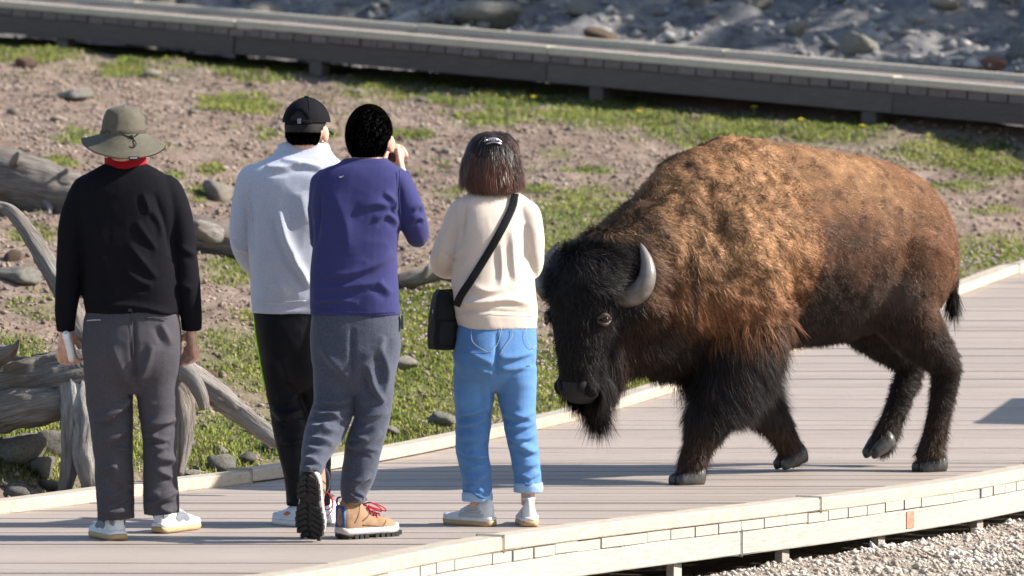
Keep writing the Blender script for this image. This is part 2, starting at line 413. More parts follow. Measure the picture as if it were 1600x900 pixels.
c = q.mix(gm.outputs[0], dirt, moss); c = q.mix(zs.outputs[0], c, sint); c = q.mix(zs.outputs[2], c, ston)
q.P(Base_Color=c, Roughness=.95, Specular_IOR_Level=.15); q.bump(q.noise(28, v, 8, .75), .9, .03)
M_soil = q.m
ground = mk('ground', gV, GQ, M_soil, attrs={'zone': ('FLOAT_COLOR', zone)}); tag(ground, 'bare brown hillside soil with pale crusty gravel before the boardwalk', 'ground', kind='structure')

# ------------------------------------------------------------------ near boardwalk
def wood(name, cols, stretch, rough=.8, rnd=.25, spec=.25, bump=.35, ends=None):
    q = NT(name); v = q.coord(stretch); oi = q.n('ShaderNodeObjectInfo')
    k = len(cols); c = q.ramp(q.noise(6, v, 7, .65), [(.25 + .5 * i / (k - 1), x) for i, x in enumerate(cols)])
    r = q.n('ShaderNodeMapRange'); q.set(r.inputs[0], oi.outputs['Random']); r.inputs[3].default_value = 1 - rnd; r.inputs[4].default_value = 1 + rnd * .5
    vm = q.n('ShaderNodeVectorMath', operation='SCALE'); q.set(vm.inputs[0], c); q.set(vm.inputs['Scale'], r.outputs[0])
    if ends is not None:  # sun-facing board ends painted lighter, their sunlight put into the colour
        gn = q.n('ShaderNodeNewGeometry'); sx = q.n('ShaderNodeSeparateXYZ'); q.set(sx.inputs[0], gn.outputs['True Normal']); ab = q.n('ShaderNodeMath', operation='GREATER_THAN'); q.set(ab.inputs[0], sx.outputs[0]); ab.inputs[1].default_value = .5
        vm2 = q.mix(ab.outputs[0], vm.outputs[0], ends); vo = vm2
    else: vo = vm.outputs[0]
    speck = q.ramp(q.noise(55, q.coord(), 3, .8), [(.30, (.55, .52, .5)), (.42, (1, 1, 1))])
    q.P(Base_Color=q.mix(.6, vo, q.mix(1.0, vo, speck, 'MULTIPLY')), Roughness=rough, Specular_IOR_Level=spec); q.bump(q.noise(14, v, 5), bump, .004); return q.m
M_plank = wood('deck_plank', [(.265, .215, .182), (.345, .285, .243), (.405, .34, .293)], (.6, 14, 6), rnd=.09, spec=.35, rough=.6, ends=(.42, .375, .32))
M_kerb = wood('kerb_timber', [(.34, .285, .22), (.45, .385, .305), (.51, .445, .36)], (3, 3, 9), rnd=.10)
M_beam = wood('beam_timber', [(.30, .265, .22), (.43, .39, .335), (.50, .46, .40)], (2, 2, 26), rnd=.10)
M_post = wood('post_timber', [(.34, .29, .23), (.48, .42, .35)], (14, 14, 1.5), rnd=.2)
deck = thing('boardwalk', (0, 20, 0), 'pale plank boardwalk with low kerbs that the people and bison stand on', 'boardwalk', kind='structure')
rs = np.random.default_rng(4)
PWd, GAP = .138, .0045
y = 15.6; pi = 0
while y < min(32.9, fk_out[-1, 1] - .1):
    y0, y1 = y, y + PWd - GAP; dz0, dz1 = deckz(y0), deckz(y1); jz = rs.normal(0, .0012)
    a0, a1, b0, b1 = x_far(y0), x_far(y1), x_near(y0) + rs.normal(0, .002), x_near(y1) + rs.normal(0, .002)
    a0 = max(a0, -6.5); a1 = max(a1, -6.5)
    V = [(a0, y0, dz0 - PT + jz), (b0, y0, dz0 - PT + jz), (b1, y1, dz1 - PT + jz), (a1, y1, dz1 - PT + jz), (a0, y0, dz0 + jz), (b0, y0, dz0 + jz), (b1, y1, dz1 + jz), (a1, y1, dz1 + jz)]
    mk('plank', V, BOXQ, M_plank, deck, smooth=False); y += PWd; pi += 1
def strip(name, c, inner, outer, z0, z1, mat, parent, piece, gap=.004, bevel=.006, start=0.0, jit=0.0):
    """timber rail along plan curve c, offset inner..outer to the near side, cut into pieces"""
    nn = normal2(c); d = np.r_[0, np.cumsum(np.linalg.norm(np.diff(c, axis=0), axis=1))]; s = start
    while s < d[-1] - .2:
        e = min(s + piece, d[-1]); t = np.linspace(s, e - gap, max(3, int((e - s) / .2)))
        p = np.stack([np.interp(t, d, c[:, 0]), np.interp(t, d, c[:, 1])], 1); m = np.stack([np.interp(t, d, nn[:, 0]), np.interp(t, d, nn[:, 1])], 1)
        zz = deckz(p[:, 1]) + rs.normal(0, jit) if jit else deckz(p[:, 1])
        A = p + m * inner; B = p + m * outer
        R = np.stack([np.c_[A, zz + z0], np.c_[B, zz + z0], np.c_[B, zz + z1], np.c_[A, zz + z1]], 1)
        mb = MB(); V, Q, T = rings(R[:, ::-1], None, None, False); mb.add(V, Q); n = len(R)
        mb.Q.append(np.array([[0, 1, 2, 3], [4 * n - 1, 4 * n - 2, 4 * n - 3, 4 * n - 4]])); mb.build(name, mat, parent, False, bevel); s = e
strip('kerb_rail', fk, -KW, 0, .001, KH + .001, M_kerb, deck, 2.35, jit=.002)
strip('kerb_rail', nk, 0, KW, .002, KH + .002, M_kerb, deck, 2.35, start=.8, jit=.001)
strip('fascia_beam', nk, KW - .045, KW - .004, -PT - .100, -PT - .002, M_beam, deck, 3.1, start=.3)
strip('fascia_beam', fk, -KW + .004, -KW + .045, -PT - .14, -PT - .002, M_beam, deck, 3.1, start=.3)
strip('joist', nk, -.9, -.86, -PT - .14, -PT - .002, M_post, deck, 4.0); strip('joist', nk, -1.8, -1.76, -PT - .14, -PT - .002, M_post, deck, 4.0)
nn = normal2(nk)
for ppx in (715, 885, 1061, 1230, 1387, 1548, 1700):
    pr = proj(np.c_[nk_out, deckz(nk_out[:, 1]) - .14])[0]; i = int(np.argmin(np.abs(pr - ppx)))
    p = nk[i] + nn[i] * (KW - .05); zz = float(deckz(p[1])); tz = terrain(np.array([p[0]]), np.array([p[1]]))[0] - .05
    V, Q, T = box((p[0], p[1], (zz - PT - .102 + tz) / 2), (.017, .04, abs(zz - PT - .102 - tz) / 2), rotz(math.radians(-25)))
    mb = MB(); mb.add(V, Q); mb.build('post', M_post, deck, False, .003)
for off in (1.1, 2.1):
    for i in range(30, len(nk), 16):
        p = nk[i] - nn[i] * off
        if Y_far(p[0]) < p[1] + .1: continue
        V, Q, T = box((p[0], p[1], float(deckz(p[1])) - PT - .16), (.04, .04, .155)); mb = MB(); mb.add(V, Q); mb.build('post', M_post, deck, False, .003)
# rusty strap and a loose wire on the fascia
M_rust = pm('rusty_strap', [(.30, .15, .09), (.45, .28, .20)], 30, .8, .3)
pr = proj(np.c_[nk_out, deckz(nk_out[:, 1]) - .09]); i = int(np.argmin(np.abs(pr[0] - 1430))); a = math.atan2(*(nk[i + 1] - nk[i])[::-1])
V, Q, T = box((*(nk[i] + nn[i] * (KW - .003)), float(deckz(nk[i, 1])) - .085), (.035, .0025, .036), rotz(a)); mb = MB(); mb.add(V, Q); mb.build('strap', M_rust, deck, False)
M_wire = pm('black_wire', [(.015, .015, .015)], rough=.5, bump=0)
w0 = wp(1050, 855, 0.0 + on_deck(1050, 800)[1] - .13)
wy = w0[1]; mb = MB(); mb.add(*stube([wp(1050, 852, wy + .03), wp(1049, 857, wy - .02), wp(1056, 868, wy - .03), wp(1062, 878, wy - .04), wp(1075, 892, wy - .06), wp(1095, 908, wy - .10)], .0028, 5, 8)); mb.add(*ball(wp(1050, 855, wy - .015), .011, 10, 8))
wire = mb.build('loose_wire', M_wire); tag(wire, 'thin black wire hanging from a knot on the boardwalk fascia', 'wire')

# ------------------------------------------------------------------ second boardwalk on the hillside
M_bplank = wood('old_plank', [(.12, .095, .09), (.17, .138, .13), (.20, .165, .155)], (4, 4, 4), rnd=.22)
M_bkerb = wood('old_kerb', [(.46, .40, .31), (.58, .51, .41)], (3, 3, 3), rnd=.1)
M_bbeam = wood('old_beam', [(.075, .060, .055), (.115, .095, .088), (.15, .128, .118)], (1.2, 1.2, 24), rnd=.2)
bdeck = thing('hillside_boardwalk', tuple((B_L + B_R) / 2), 'older shaded boardwalk crossing the hillside behind', 'boardwalk', kind='structure')
bl = np.linalg.norm(B_R - B_L); bn_ = nrm(np.cross(B_D, B_C)); bn_ = bn_ * np.sign(bn_[2])
def bbox(name, s0, s1, c0, c1, z0, z1, mat, parent, bevel=0.0, up=None):
    u = bn_ if up is None else np.array(up, float)
    V = [B_L + B_D * s + B_C * cc + u * zz for zz in (z0, z1) for (s, cc) in ((s0, c0), (s1, c0), (s1, c1), (s0, c1))]
    mb = MB(); mb.add(V, BOXQ); return mb.build(name, mat, parent, False, bevel)
s = 0.0; BP = .165
while s < bl:
    j = rs.normal(0, .004); jj = rs.normal(0, .002)
    bbox('plank', s + .007, s + BP - .007, j, BW + j, -.055 + jj, jj, M_bplank, bdeck); s += BP
s = -.6
while s < bl:
    e = min(s + 3.05, bl); j = rs.normal(0, .004)
    bbox('kerb_rail', max(s, 0), e - .008, .004 + j, .115 + j, .002, .06 + j * .5, M_bkerb, bdeck, .008); bbox('kerb_rail', max(s, 0), e - .008, BW - .12, BW - .01, .002, .06 + j * .5, M_bkerb, bdeck, .008)
    bbox('fascia_beam', max(s, 0), e - .01, .012 + j, .06 + j, -.20, -.058, M_bbeam, bdeck, .004); bbox('fascia_beam', max(s, 0), e - .01, BW - .06, BW - .02, -.20, -.058, M_bbeam, bdeck, .004); s = e
for ppx, yy in ((90, 46), (490, 82), (925, 128), (1352, 178), (1750, 220)):
    ss = np.linspace(0, bl, 400); pr = proj(B_L + B_D * ss[:, None])[0]; s0 = ss[int(np.argmin(np.abs(pr - ppx)))]
    for c0 in (.03, BW - .15):
        P0 = B_L + B_D * s0 + B_C * c0; tz = terrain(np.array([P0[0]]), np.array([P0[1]]))[0]
        bbox('post', s0 - .06, s0 + .06, c0, c0 + .10, -min(.62, max(.3, P0[2] - tz + .1)), -.058 if c0 > .1 else -.20, M_bbeam, bdeck, .004, up=(0, 0, 1))

# ------------------------------------------------------------------ rocks
def rock_mesh(name, seed, sub=3, flat=.75):
    bm = bmesh.new(); bmesh.ops.create_icosphere(bm, subdivisions=sub, radius=1); V = np.array([v.co for v in bm.verts]); Fc = np.array([[v.index for v in f.verts] for f in bm.faces]); bm.free()
    r = np.random.default_rng(seed); d = V.copy(); rad = np.ones(len(V))
    for _ in range(14):
        n = nrm(r.standard_normal(3)); h = r.uniform(.55, .95); k = d @ n; rad = np.where(k > .05, np.minimum(rad, h / np.maximum(k, .05)), rad)
    V = d * rad[:, None] * (1 + .10 * fbm(d * 2.5 + seed, seed, 3)[:, None] + .045 * fbm(d * 8 + seed, seed + 5, 3)[:, None])
    V[:, 2] *= flat; return raw_mesh(name, V, Fc, True)
def stone_mat(name, cols, sc=7):
    q = NT(name); v = q.coord(); k = len(cols); oi = q.n('ShaderNodeObjectInfo')
    c = q.ramp(q.noise(sc, v, 8, .7), [(.25 + .5 * i / (k - 1), x) for i, x in enumerate(cols)])
    lich = q.ramp(q.noise(sc * 2.2, v, 5, .6), [(.56, (0, 0, 0)), (.64, (1, 1, 1))])
    c = q.mix(lich, c, (.36, .34, .26)); r = q.n('ShaderNodeMapRange'); q.set(r.inputs[0], oi.outputs['Random']); r.inputs[3].default_value = .7; r.inputs[4].default_value = 1.15
    vm = q.n('ShaderNodeVectorMath', operation='SCALE'); q.set(vm.inputs[0], c); q.set(vm.inputs['Scale'], r.outputs[0])
    q.P(Base_Color=vm.outputs[0], Roughness=.9, Specular_IOR_Level=.2); q.bump(q.noise(sc * 3, v, 8, .75), .8, .05); return q.m
M_rg = stone_mat('grey_stone', [(.13, .122, .11), (.26, .24, .21), (.40, .37, .32)]); M_rp = stone_mat('pale_stone', [(.26, .22, .18), (.40, .35, .29), (.52, .47, .40)])
M_rb = stone_mat('brown_stone', [(.09, .055, .035), (.17, .105, .07), (.24, .16, .11)]); M_rr = stone_mat('red_stone', [(.22, .09, .06), (.36, .17, .12), (.42, .26, .2)])
rockm = {}
for mname, mm in (('g', M_rg), ('p', M_rp), ('b', M_rb), ('r', M_rr)):
    for k in range(4):
        m = rock_mesh('rock', 11 + k * 7 + ord(mname), flat=(.7, .55, .8, .62)[k]); m.materials.append(mm); rockm[mname, k] = m
def ground_at(px, py):
    Ys = np.linspace(20.5, 60, 1600); P = np.array([wp(px, py, Y) for Y in Ys]); tz = terrain(P[:, 0], P[:, 1]); k = np.nonzero((P[:, 2] < tz) & (Ys > Y_far(np.clip(P[:, 0], -9, 9)) + .02))[0]
    i = k[0] if len(k) else len(Ys) - 1; return P[i]
rr = np.random.default_rng(8)
def place_rock(px, py, wpx, kind, label, group=None, k=None, asp=1.0, sink=.25):
    P = ground_at(px, py); r = wpx / 2 / F * P[1]; k = int(rr.integers(4)) if k is None else k
    o = bpy.data.objects.new('rock', rockm[kind, k]); COL.objects.link(o); o.location = (P[0], P[1] + r * .4, P[2] + r * (.55 - sink)); o.scale = (r * 1.05, r * rr.uniform(.8, 1.1), r * asp); o.rotation_euler = (rr.uniform(-.2, .2), rr.uniform(-.2, .2), rr.uniform(0, 6.28))
    return tag(o, label, 'rock', group)
place_rock(38, 106, 44, 'b', 'dark brown clod-like rock on the bare slope below the old boardwalk', asp=.8)
place_rock(118, 158, 70, 'g', 'low grey slab of rock half sunk in the bare slope', k=1, asp=.6); place_rock(238, 122, 34, 'p', 'small pale rock beside the bright grass tuft on the slope')
place_rock(338, 312, 66, 'p', 'pale square boulder beside the fallen log', asp=1.0, k=2); place_rock(30, 445, 90, 'g', 'grey boulder below the bare curved branch', asp=.8); place_rock(22, 408, 36, 'b', 'small brown rock on top of the grey boulder')
place_rock(300, 600, 80, 'b', 'brown boulder between the stump roots', asp=1.0); place_rock(635, 580, 62, 'p', 'pale boulder in the grass behind the dark grey joggers', asp=.9)
place_rock(690, 665, 58, 'g', 'grey boulder in the grass behind the blue jeans'); place_rock(612, 680, 34, 'p', 'small pinkish rock in the grass near the kerb'); place_rock(545, 668, 44, 'g', 'grey rock in the grass between the two men\'s legs')
for (x, y_, w) in ((30, 728, 90), (85, 712, 70), (60, 745, 60)): place_rock(x, y_, w, 'g', 'dark grey rock heaped under the driftwood stump', 'dark rocks under the stump', asp=1.25, sink=.1, k=2)
for (x, y_, w) in ((28, 780, 58), (72, 768, 40), (160, 752, 34), (285, 700, 40), (282, 742, 28), (350, 735, 60), (385, 728, 44), (345, 712, 30), (300, 748, 30), (420, 706, 30), (520, 690, 26)): place_rock(x, y_, w, 'g' if w > 35 else 'p', 'lichen-spotted grey rock lying in the grass along the kerb', 'rocks along the kerb', asp=1.05, sink=.15)
for (x, y_, w) in ((1390, 290, 26), (480, 300, 20), (700, 240, 22), (90, 190, 24), (300, 180, 20), (560, 150, 24), (890, 205, 18), (20, 180, 26), (270, 130, 22), (660, 160, 20)): place_rock(x, y_, w, 'p', 'small pale stone lying on the bare brown slope', 'small stones on the slope')
place_rock(1555, 112, 62, 'r', 'rounded red rock among the blue grey stones beyond the old boardwalk', k=0, asp=.7)
for i in range(150):
    X = rr.uniform(-6, 7); Yb = float(back_line(np.clip(X, -9, 9))[0]); Y = Yb + 3 + 13 * rr.random() ** 1.3; r = rr.uniform(.06, .22) if rr.random() < .85 else rr.uniform(.25, .5)
    kd = 'gggppb'[int(rr.integers(6))]; o = bpy.data.objects.new('rock', rockm[kd, int(rr.integers(4))]); COL.objects.link(o)
    o.location = (X, Y, float(terrain(np.array([X]), np.array([Y]))[0]) + r * .25); o.scale = (r, r * rr.uniform(.7, 1.2), r * rr.uniform(.7, 1.1)); o.rotation_euler = (rr.uniform(-.3, .3), rr.uniform(-.3, .3), rr.uniform(0, 6.28))
    tag(o, {'g': 'grey', 'p': 'pale', 'b': 'brown'}[kd] + (' boulder' if r > .24 else ' stone') + ' lying on the shaded bank beyond the old boardwalk', 'rock', {'g': 'grey', 'p': 'pale', 'b': 'brown'}[kd] + (' boulders' if r > .24 else ' stones') + ' on the far bank')
# loose clods and gravel
def clods(name, n, region, smin, smax, mat, seed, label):
    r = np.random.default_rng(seed); X, Y = region(r, n); Z = terrain(X, Y); sz = smin * (smax / smin) ** (r.random(n) ** 2.4)
    o8 = np.array([[1, 0, 0], [-1, 0, 0], [0, 1, 0], [0, -1, 0], [0, 0, 1], [0, 0, -1]], float)
    T8 = np.array([[0, 2, 4], [2, 1, 4], [1, 3, 4], [3, 0, 4], [2, 0, 5], [1, 2, 5], [3, 1, 5], [0, 3, 5]])
    V = (o8[None] * r.uniform(.6, 1.3, (n, 6, 1)) + r.normal(0, .22, (n, 6, 3))) * sz[:, None, None] * np.array((1, 1, .7))
    a = r.uniform(0, 6.28, n); ca, sa = np.cos(a)[:, None], np.sin(a)[:, None]
    V = np.stack([V[..., 0] * ca - V[..., 1] * sa, V[..., 0] * sa + V[..., 1] * ca, V[..., 2]], -1) + np.stack([X, Y, Z + sz * .2], -1)[:, None]
    T = (T8[None] + np.arange(n)[:, None, None] * 6).reshape(-1, 3)
    o = mk(name, V.reshape(-1, 3), T, mat, smooth=True); return tag(o, label, 'gravel', kind='stuff')
def reg_hill(r, n):
    X = r.uniform(-5, 5, n * 3); Y = r.uniform(20.5, 40, n * 3); k = (Y > Y_far(X) + .06) & (Y < back_line(X)[0] + .3) & (np.abs(X) < Y * .115); return X[k][:n], Y[k][:n]
def reg(r, n, f):
    X, Y = f(r, n); return X, Y
M_clod = pm('dirt_clod', [(.12, .085, .065), (.25, .185, .147), (.38, .305, .25)], 1.5, .95, .6, 60, .01)
def fixed(f):
    def g(r, n):
        X, Y = f(r, n * 2)
        while len(X) < n: a, b = f(r, n); X = np.r_[X, a]; Y = np.r_[Y, b]
        return X[:n], Y[:n]
    return g
clods('dirt_clods', 60000, fixed(reg_hill), .005, .024, M_clod, 21, 'crumbly brown clods of earth strewn over the slope')
def reg_front(r, n):
    X = r.uniform(-1.5, 4, n * 4); Y = r.uniform(18, 23, n * 4); k = (Y < Y_near(X) - .30) & (Y > Y_near(X) - 2.6); return X[k], Y[k]
M_sinter = pm('sinter_gravel', [(.22, .17, .13), (.46, .39, .32), (.64, .58, .51)], 5, .95, .5, 80, .006)
clods('sinter_gravel', 14000, fixed(reg_front), .005, .022, M_sinter, 22, 'pale crusty gravel before the boardwalk')
def reg_bank(r, n):
    X = r.uniform(-6, 6.5, n * 2); Y = r.uniform(36, 58, n * 2); k = (Y > back_line(X)[0] + 2.7); return X[k], Y[k]
M_bankst = pm('bank_gravel', [(.10, .10, .10), (.24, .23, .22), (.46, .43, .40)], 1.2, .95, .5, 40, .01)
clods('bank_stones', 12000, fixed(reg_bank), .02, .10, M_bankst, 23, 'loose grey stones covering the bank beyond the old boardwalk')

# ------------------------------------------------------------------ grass
def grass(n, seed):
    r = np.random.default_rng(seed); X = r.uniform(-5.2, 5.2, n * 8); Y = 20.3 + 20 * r.random(n * 8); k = (Y > Y_far(X) + .03) & (Y < back_line(X)[0] + .4) & (np.abs(X) < Y * .118); X, Y = X[k], Y[k]
    Z = terrain(X, Y); px, py = proj(np.stack([X, Y, Z], -1)); g = green(px, py)
    P3 = np.stack([X, Y, 0 * X], -1); cl = fbm(P3 * 6, 31, 3) * .9 + fbm(P3 * 1.6, 33, 2) * .5
    dens = np.clip(g * 1.7 + cl * 1.1 - .55, 0, 1) + .012 * (cl > .2) + np.clip(cl * 1.6 - .95, 0, .8) * .5
    k = r.random(len(X)) < dens; X, Y, Z, px, py, g, cl = [a[k][:n] for a in (X, Y, Z, px, py, g, cl)]
    n = len(X); d = nrm(np.stack([r.normal(0, .35, n), r.normal(0, .35, n), np.ones(n)], -1)); N = np.tile((0., 0, 1), (n, 1)) + .0
    back = sstep(300, 120, py); L = (.018 + .034 * r.random(n) * (1 + .5 * np.clip(cl, 0, 1))) * (1 + .55 * back) * (1 + .5 * sstep(640, 720, py))
    yel = np.clip(fbm(np.stack([X, Y, 0 * X], -1) * 2.0, 41, 2) + r.normal(0, .35, n), -1, 1)[:, None] * .5 + .5
    C = (1 - yel) * np.array((.135, .205, .035)) + yel * np.array((.36, .37, .085)); dry = r.random(n) < .10; C[dry] = (.33, .26, .14); C *= r.uniform(.75, 1.25, (n, 1))
    V, Fs, at = strands(np.stack([X, Y, Z - .004], -1), N, d, L, np.full(n, .0065), C, r, grav=.35, nsh=.45, tipc=1.15)
    # turn the ribbons at random about their length
    o = mk('grass', V, Fs, strand_mat('grass_blade', .55, .3, .35), attrs=at); return tag(o, 'patchy short green grass on the slope and along the kerb', 'grass', kind='stuff')
grass(240000, 5)
M_yel = pm('yellow_petal', [(.75, .55, .02)], bump=0); M_stalk = pm('green_stalk', [(.10, .18, .03)], bump=0)
for (x, y_) in ((588, 104), (997, 183), (1346, 206), (832, 160), (1178, 176), (1250, 196)):
    P = ground_at(x, y_ + 8); e = thing('dandelion', tuple(P), 'small yellow flower in the grass strip below the old boardwalk', 'flower', 'yellow flowers below the old boardwalk')
    mb = MB(); mb.add(*stube([P, P + (0, 0, .04), P + (.004, 0, .075)], .003, 3, 6)); mb.build('stalk', M_stalk, e)
    mb = MB()
    for a in range(10):
        an = a * .628; mb.add(*ball(P + np.array((.004 + .013 * math.cos(an), .013 * math.sin(an), .078)), (.011, .005, .004), 8, 4, rotz(an)))
    mb.add(*ball(P + np.array((.004, 0, .08)), .007, 8, 6)); mb.build('petals', M_yel, e)
M_pink = pm('pink_petal', [(.62, .42, .55)], bump=0); r_ = np.random.default_rng(77); pb = MB()
for i in range(420):
    x, y_ = ((r_.normal(690, 70), r_.normal(480, 45)) if i < 190 else (r_.normal(830, 60), r_.normal(560, 45))) if i < 320 else (r_.normal(1545, 45), r_.normal(408, 14))
    if y_ > 640: continue
    P = ground_at(x, y_); pb.add(*ball(P + np.array((0, 0, .02)), (.007, .007, .005), 6, 4))
tag(pb.build('pink_flowers', M_pink), 'scatter of tiny pink blossoms in the mossy grass', 'flowers', kind='stuff')
# ------------------------------------------------------------------ driftwood
def wood_log(name, pathpx, mat, parent, seed, seg=28, groove=.10, sub=10, ends=True):
    """pathpx rows: (px, py, Y, radius px, flatten)"""
    A = np.array([[*wp(a, b, c), r / F * c, fl] for (a, b, c, r, fl) in pathpx]); A = catmull(A, sub); P = A[:, :3]
    T = nrm(np.gradient(P, axis=0)); U = np.cross(T, (0, 1, .3)); U = nrm(U); W = np.cross(T, U)
    ph = np.arange(seg) * 2 * math.pi / seg; d = np.r_[0, np.cumsum(np.linalg.norm(np.diff(P, axis=0), axis=1))]
    n = len(P); LL, PH = np.meshgrid(d, ph, indexing='ij'); tw = PH + LL * 1.1
    q = np.stack([np.cos(tw) * 2.6, np.sin(tw) * 2.6, LL * 1.7], -1).reshape(-1, 3)
    rg = 1 - 2 * np.abs(fbm(q * 1.6 + seed, seed, 3)).reshape(n, seg); lump = fbm(q * .5 + seed * 3, seed + 4, 2).reshape(n, seg); fine = fbm(q * np.array((4, 4, 1.2)) + seed, seed + 9, 2).reshape(n, seg)
    R = A[:, 3][:, None] * (1 + groove * 1.5 * (rg - .6) + .16 * lump + .10 * fine)
    C = P[:, None] + U[:, None] * (R * np.cos(PH))[..., None] + W[:, None] * (R * np.sin(PH) * A[:, 4][:, None])[..., None]
    V, Q, Tc = rings(C, None, None, True)
    lc = np.stack([np.cos(tw), np.sin(tw), LL], -1).reshape(-1, 3) * np.array((A[0, 3] * 1, A[0, 3] * 1, 1)); lc = np.vstack([lc, lc[:1], lc[-1:]])
    return mk(name, V, [Q, Tc], mat, parent, True, {'lc': ('FLOAT_VECTOR', lc)})
def drift_mat(name, cols):
    q = NT(name); v = q.coord((14, 14, 1.2), attr='lc'); w = q.coord()
    c = q.ramp(q.noise(5, v, 6, .7), [(.28, cols[0]), (.45, cols[1]), (.6, cols[2]), (.75, cols[3])])
    c = q.mix(q.ramp(q.noise(4, w, 3), [(.45, (0, 0, 0)), (.7, (.6, .6, .6))]), c, cols[4])
    q.P(Base_Color=c, Roughness=.85, Specular_IOR_Level=.25); q.bump(q.noise(7, v, 6, .75), 1.0, .03); return q.m
M_drift = drift_mat('weathered_driftwood', [(.10, .086, .075), (.26, .235, .21), (.40, .37, .34), (.54, .51, .47), (.26, .205, .16)])
M_drift2 = drift_mat('dark_driftwood', [(.075, .063, .055), (.21, .185, .165), (.34, .31, .28), (.48, .45, .41), (.22, .16, .12)])
YS = 21.55
st = thing('driftwood_stump', tuple(wp(150, 750, YS)), 'weathered grey uprooted stump with spreading roots beside the boardwalk kerb', 'stump')
wood_log('trunk', [(-140, 622, 22.2, 52, .9), (-60, 614, 22.0, 52, .9), (20, 607, 21.8, 50, .9), (90, 602, 21.7, 46, .9), (140, 600, 21.65, 50, .9), (185, 590, 21.7, 38, .9)], M_drift2, st, 3, 36, .22)
wood_log('trunk_split', [(-120, 655, 21.95, 34, .9), (-30, 650, 21.75, 32, .9), (40, 640, 21.62, 30, .9), (95, 632, 21.58, 26, .9), (130, 620, 21.6, 22, .9)], M_drift, st, 9, 28, .2)
wood_log('root', [(122, 588, YS + .14, 8, .9), (121, 596, YS + .06, 28, .9), (118, 640, YS - .04, 24, .9), (112, 690, YS - .08, 17, .9), (108, 735, YS - .1, 14, .9), (100, 775, YS - .1, 9, .9)], M_drift, st, 5, 24, .25)
wood_log('root', [(142, 590, YS + .16, 8, .9), (141, 602, YS + .04, 26, .9), (140, 660, YS - .1, 23, .9), (135, 705, YS - .14, 20, .9), (142, 740, YS - .16, 17, .9), (150, 780, YS - .16, 12, .9)], M_drift, st, 6, 24, .25)
wood_log('root', [(158, 585, YS + .16, 8, .9), (161, 596, YS + .09, 24, .9), (172, 650, YS + .05, 20, .9), (178, 700, YS + .05, 16, .9), (186, 745, YS + .05, 12, .9)], M_drift2, st, 7, 22, .25)
wood_log('root', [(175, 575, YS + .12, 10, .9), (195, 565, YS + .1, 22, .9), (240, 575, YS + .1, 24, .9), (280, 610, YS + .06, 19, .9), (290, 650, YS + .02, 14, .9), (287, 700, YS, 11, .9), (280, 742, YS - .02, 7, .9)], M_drift2, st, 8, 22, .22)
wood_log('root', [(165, 575, YS + .2, 12, .9), (190, 566, YS + .2, 22, .9), (260, 572, YS + .2, 24, .9), (320, 605, YS + .15, 20, .9), (375, 645, YS + .1, 17, .9), (420, 680, YS + .02, 14, .9), (452, 702, YS - .02, 10, .9)], M_drift, st, 10, 24, .18)
wood_log('root', [(250, 568, YS + .1, 16, .9), (290, 582, YS, 14, .9), (312, 612, YS - .05, 11, .9), (320, 640, YS - .05, 7, .9)], M_drift, st, 11, 20, .2)
wood_log('root_spur', [(-20, 560, 21.7, 20, .9), (10, 552, 21.6, 13, .9), (24, 543, 21.5, 6, .9), (30, 530, 21.45, 1.2, .9)], M_drift, st, 12, 16, .25)
wood_log('curved_root', [(170, 575, 21.7, 20, .9), (128, 520, 21.75, 17, .9), (100, 460, 21.8, 15, .9), (70, 408, 21.9, 15, .9), (45, 365, 22.0, 13, .9), (15, 330, 22.1, 10, .9), (-15, 318, 22.1, 6, .9)], M_drift, st, 13, 22, .2)
lg = thing('fallen_log', tuple(ground_at(200, 400)), 'long grey fallen log lying across the bare slope with a snapped branch', 'log')
gA = ground_at(-20, 330)[1]; gB = ground_at(370, 398)[1]
wood_log('log_trunk', [(-160, 215, gA + .6, 46, 1), (-40, 262, gA + .2, 44, 1), (40, 285, gA, 42, 1), (110, 312, gA - .15, 40, 1), (200, 338, gB + .3, 36, 1), (300, 365, gB, 30, 1), (350, 378, gB - .05, 27, 1), (400, 388, gB - .1, 24, 1), (470, 400, gB - .2, 22, 1)], M_drift2, lg, 15, 32, .10)
wood_log('branch_stub', [(340, 372, gB - .1, 18, 1), (325, 362, gB - .2, 15, 1), (312, 355, gB - .3, 11, 1), (306, 352, gB - .34, 6, 1)], M_drift, lg, 16, 18, .2)
wood_log('twig', [(70, 312, gA - .2, 7, 1), (78, 328, gA - .3, 5, 1), (70, 350, gA - .36, 2.5, 1)], M_drift, lg, 17, 10, .15, 6)
for (x, y_) in ((98, 272), (22, 246)):
    wood_log('branch_stub', [(x, y_ + 8, gA - .12, 7, 1), (x + 4, y_ - 2, gA - .2, 5, 1), (x + 8, y_ - 8, gA - .25, 2, 1)], M_drift, lg, 18 + x, 10, .2, 5)
gC = ground_at(650, 455)[1]
lb = thing('fallen_branch', tuple(ground_at(650, 455)), 'dark fallen branch on the slope between the purple shirt and cream sweater', 'branch')
wood_log('limb', [(560, 462, gC + .1, 17, 1), (600, 450, gC + .05, 16, 1), (640, 438, gC, 14, 1), (670, 430, gC, 12, 1), (695, 428, gC, 11, 1), (730, 440, gC, 9, 1), (770, 446, gC, 5, 1)], M_drift2, lb, 30, 20, .14)
wood_log('twig', [(662, 432, gC - .03, 6, 1), (668, 420, gC - .06, 4, 1), (672, 412, gC - .06, 2, 1)], M_drift, lb, 31, 10, .15, 5)
